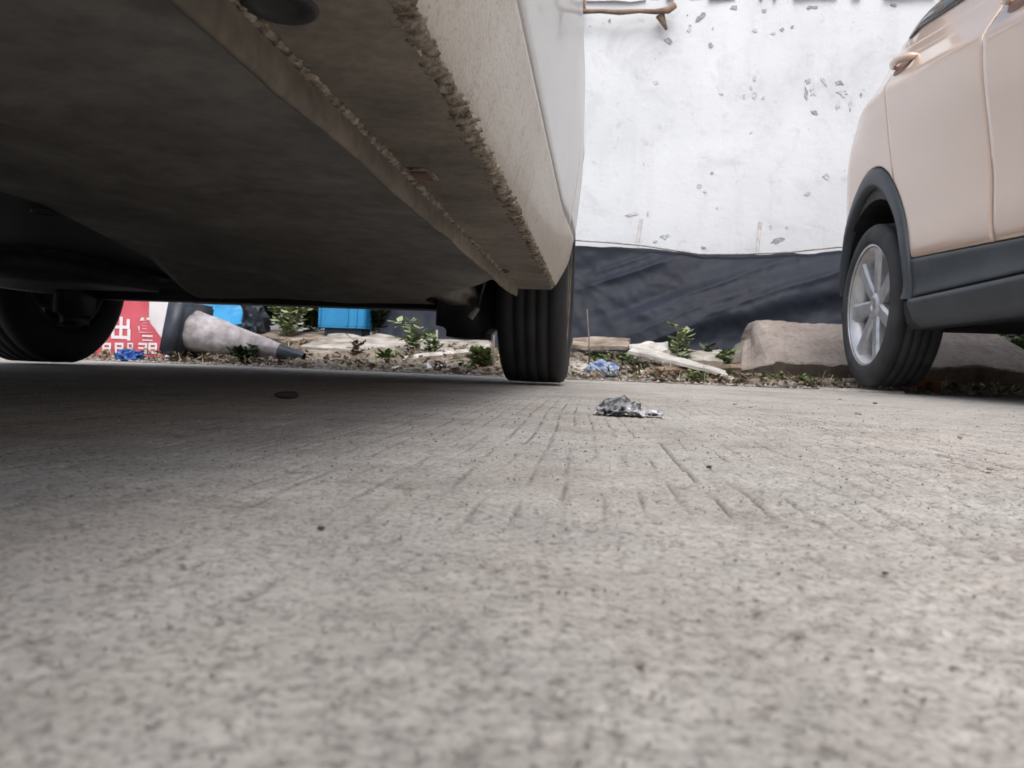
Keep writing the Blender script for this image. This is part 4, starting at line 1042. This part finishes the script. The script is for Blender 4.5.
# the second line is too blurred to read: five boxy strokes groups of its look
for i, u in enumerate((103, 115.5, 128, 139, 149)):
    p0, p1 = P(u, 353.5, SY), P(u+(9 if i != 2 else 6), 343, SY)
    x0, x1 = p0[0]-sgn_.location.x, p1[0]-sgn_.location.x; z0, z1 = p0[2]-sz0, p1[2]-sz0
    bm = bmesh.new(); t_ = (x1-x0)*0.24
    rects = [(x0, z0, x0+t_, z1), (x1-t_, z0, x1, z1), (x0, z1-t_, x1, z1), (x0, z0, x1, z0+t_), (x0, (z0+z1)/2-t_*.4, x1, (z0+z1)/2+t_*.4)][(0 if i != 3 else 1):]
    for k, (xa, za, xb, zb) in enumerate(rects):
        vs = [bm.verts.new((x, -0.0065-k*0.0002, z)) for x, z in ((xa, za), (xb, za), (xb, zb), (xa, zb))]; bm.faces.new(vs)
    from_bm('lettering', bm, 'sign_white', sgn_)
sgn_.rotation_euler.z = 0.0
# fallen cone with square dark foot
tip = np.array(P(304, 357, 3.42)); basec = np.array(P(194, 331, 3.45)); ax = Vector(basec-tip); Lc = ax.length; axn = ax.normalized()
cone = empty('traffic_cone', on_bank(230, 350, 3.43)); tag(cone, 'pale tapered traffic cone with dark square foot lying on its side by the sign', 'cone')
co_ = Vector(cone.location); up_ = Vector((0, 0, 1)); sd_ = axn.cross(up_).normalized(); u2 = sd_.cross(axn)
def ring(c, r, n=32, rough=0.0): return [c + (sd_*math.cos(2*math.pi*k/n) + u2*math.sin(2*math.pi*k/n))*(r*(1+rough*mnoise.noise(Vector((c.x*9, k*.6, c.z*9))))) - co_ for k in range(n)]
tipv = Vector(tip); R0 = 0.100
rows = [ring(tipv + axn*Lc*f_, 0.018+(R0-0.018)*f_, 32, 0.10) for f_ in np.linspace(0.2, 1.0, 16)]
grid_mesh('cone_body', np.array([[tuple(p) for p in r] for r in rows]), 'cone_plastic', cone, True, wrap=True)
rows = [ring(tipv + axn*Lc*f_, 0.019+(R0-0.018)*f_, 32, 0.06) for f_ in np.linspace(0.0, 0.215, 6)]
grid_mesh('cone_tip', np.array([[tuple(p) for p in r] for r in rows]), 'navy_plastic', cone, True, wrap=True)
bm = bmesh.new(); bmesh.ops.create_cube(bm, size=1)
bmesh.ops.bevel(bm, geom=bm.edges[:], offset=0.06, segments=3, affect='EDGES')
fm = Matrix((sd_, u2, axn)).transposed().to_4x4()
for v in bm.verts:
    v.co = (fm @ Vector((v.co.x*0.26, v.co.y*0.255, v.co.z*0.085))) + Vector(basec) + axn*0.035 - co_
from_bm('cone_foot', bm, 'navy_plastic', cone, True)
# blue crate
def crate(u0, u1, v0, v1, y, lab):
    a, b_ = P(u0, v1, y), P(u1, v0, y); c = empty('blue_crate', ((a[0]+b_[0])/2, y, float(bank((a[0]+b_[0])/2, y+0.1))-0.01)); tag(c, lab, 'crate')
    w_ = (b_[0]-a[0])/2; h_ = b_[2]-c.location.z + 0.05; d_ = 0.24
    box('base', (-w_, 0, a[2]-c.location.z-0.002), (w_, d_, a[2]-c.location.z+0.01), 'blue_plastic', c, .002)
    zb = a[2]-c.location.z
    box('foot', (-w_*.8, .03, 0), (w_*.8, d_-.03, zb-.002), 'navy_plastic', c, .002)
    box('front_wall', (-w_, 0, zb+.01), (w_, .012, h_), 'blue_plastic', c, .002); box('back_wall', (-w_, d_-.012, zb+.01), (w_, d_, h_), 'blue_plastic', c, .002)
    for s_ in (-1, 1): box('side_wall', (s_*w_-(.012 if s_ > 0 else 0), .012, zb+.01), (s_*w_+(.012 if s_ < 0 else 0), d_-.012, h_), 'blue_plastic', c, .002)
    for xr in (-.92, .25, .62, .92): box('rib', (w_*xr-.006, -.009, zb+.012), (w_*xr+.006, -.001, h_-.03), 'blue_plastic', c, .002)
    box('rim', (-w_-.006, -.012, h_-.028), (w_+.006, -.001, h_-.006), 'blue_plastic', c, .003)
crate(318, 366, 303, 327, 4.55, 'bright blue plastic crate standing in front of the wall beside the tarp end')
pl = slab('blue_sheet', [(165, 326, 4.2), (240, 321, 4.2), (236, 286, 4.4), (165, 286, 4.4)], 0.01, 'blue_plastic', 31, 0.012); tag(pl, 'bright blue plastic sheet propped up behind the fallen pale cone', 'sheet')
# props so that the sheet leans on a dark heap
def crumple(name, loc, size, mat, seed, amp=0.45, sub=4, flat=True):
    bm = bmesh.new(); bmesh.ops.create_icosphere(bm, subdivisions=sub, radius=1)
    o_ = Vector((seed*3.7, seed*1.3, 0))
    for v in bm.verts:
        p = v.co.copy()
        d = 1 + amp*(1-2*abs(mnoise.noise(p*1.5+o_))) + amp*.6*(1-2*abs(mnoise.noise(p*3.3+o_*2))) + amp*.25*mnoise.noise(p*8+o_) - amp*.6
        v.co = Vector((p.x*d*size[0], p.y*d*size[1], max(p.z*d, -0.62)*size[2]))
    zmin = min(v.co.z for v in bm.verts)
    for v in bm.verts: v.co.z -= zmin
    o = from_bm(name, bm, mat, None, not flat); o.location = loc; return o
q = on_bank(243, 320, 4.6)
tag(crumple('rubbish_heap', (q[0], q[1], q[2]-.02), (0.13, .12, .17), 'navy_plastic', 4), 'dark heap of plastic rubbish between the blue sheet and green bush', 'rubbish')
q = G(128, 361.5); 
tag(crumple('plastic_bag', on_bank(130, 358, 3.30), (0.055, .04, .028), 'bag_dark_blue', 6), 'dark blue crumpled bag lying in front of the red sign', 'bag')
tag(crumple('plastic_bag', on_bank(603, 370, 3.45), (0.062, .045, .04), 'bag_blue', 9, .28), 'light blue crumpled plastic bag in the leaf litter beside the black tyre', 'bag')
tag(crumple('plastic_bag', on_bank(580, 366, 3.5), (0.05, .04, .03), 'white_board', 10, .3), 'pale crumpled plastic bag beside the light blue one', 'bag')
# crumpled foil wrapper on the pavement
q = G(624, 416)
fo = empty('crumpled_wrapper', (q[0], q[1], 0.0)); tag(fo, 'crumpled grey foil wrapper lying alone on the concrete pavement', 'wrapper')
def sheet_crumple(name, w_, d_, h_, seed, off_, n=34):
    r_ = np.random.default_rng(seed); K_ = 16
    cx_ = r_.uniform(-.5, .5, (K_, 2)); ch = r_.uniform(0.0, 1.0, K_)
    a, b = np.meshgrid(np.linspace(-.5, .5, n), np.linspace(-.5, .5, n))
    a2 = a + (vn(a*5, b*5, seed)-.5)*.22; b2 = b + (vn(a*5, b*5, seed+3)-.5)*.22
    D_ = np.sqrt((a2[..., None]-cx_[:, 0])**2 + (b2[..., None]-cx_[:, 1])**2)
    z = np.min(D_*2.6 + ch*0.55, -1); z = z/np.max(z)
    env = np.clip(1.15-1.9*(a2**2+b2**2), 0.12, 1)
    z = z*env + 0.12*vn(a*14, b*14, seed+9)
    z -= z.min()
    V = np.stack([a2*w_+off_[0], b2*d_+off_[1], z*h_+off_[2]+0.0006], -1)
    o = grid_mesh(name, V, 'foil', fo, False); s_ = o.modifiers.new('t', 'SOLIDIFY'); s_.thickness = 0.0004; return o
sheet_crumple('foil_fold', 0.048, 0.045, 0.030, 3, (-0.006, 0.014, 0))
sheet_crumple('foil_fold', 0.042, 0.036, 0.022, 8, (0.002, 0.0, 0))
sheet_crumple('foil_fold', 0.034, 0.022, 0.015, 15, (0.027, 0.004, 0))
sheet_crumple('foil_fold', 0.020, 0.020, 0.016, 23, (-0.024, 0.004, 0))
# loose bits on the pavement
for i, (u, v, s_, m_) in enumerate(((321, 529, .0016, 'dark_stone'), (709, 468, .0026, 'dark_stone'), (885, 574, .0012, 'dark_stone'), (641, 664, .0012, 'stone'), (751, 408, .005, 'stone'), (687, 402, .005, 'stone'), (858, 415, .007, 'pale_concrete'),
        (875, 404, .006, 'dark_stone'), (960, 438, .004, 'stone'), (230, 607, .0010, 'stone'), (735, 405, .005, 'stone'), (840, 400, .006, 'stone'), (990, 470, .003, 'stone'))):
    q = G(u, v); o = put('pebble', CH[i % 8], (q[0], q[1], s_*.25), (s_*.75, s_*.6, s_*.55), (0, 0, i*1.3), m_)
    tag(o, 'tiny loose stone crumb lying on the bare concrete pavement', 'pebble', 'stone crumbs on the pavement')
q = G(287, 398); o = put('clod', CH[2], (q[0], q[1], .004), (.016, .010, .008), (0, 0, .3), 'dark_stone'); tag(o, 'dark clod of dirt on the pavement in the shade under the car', 'clod')
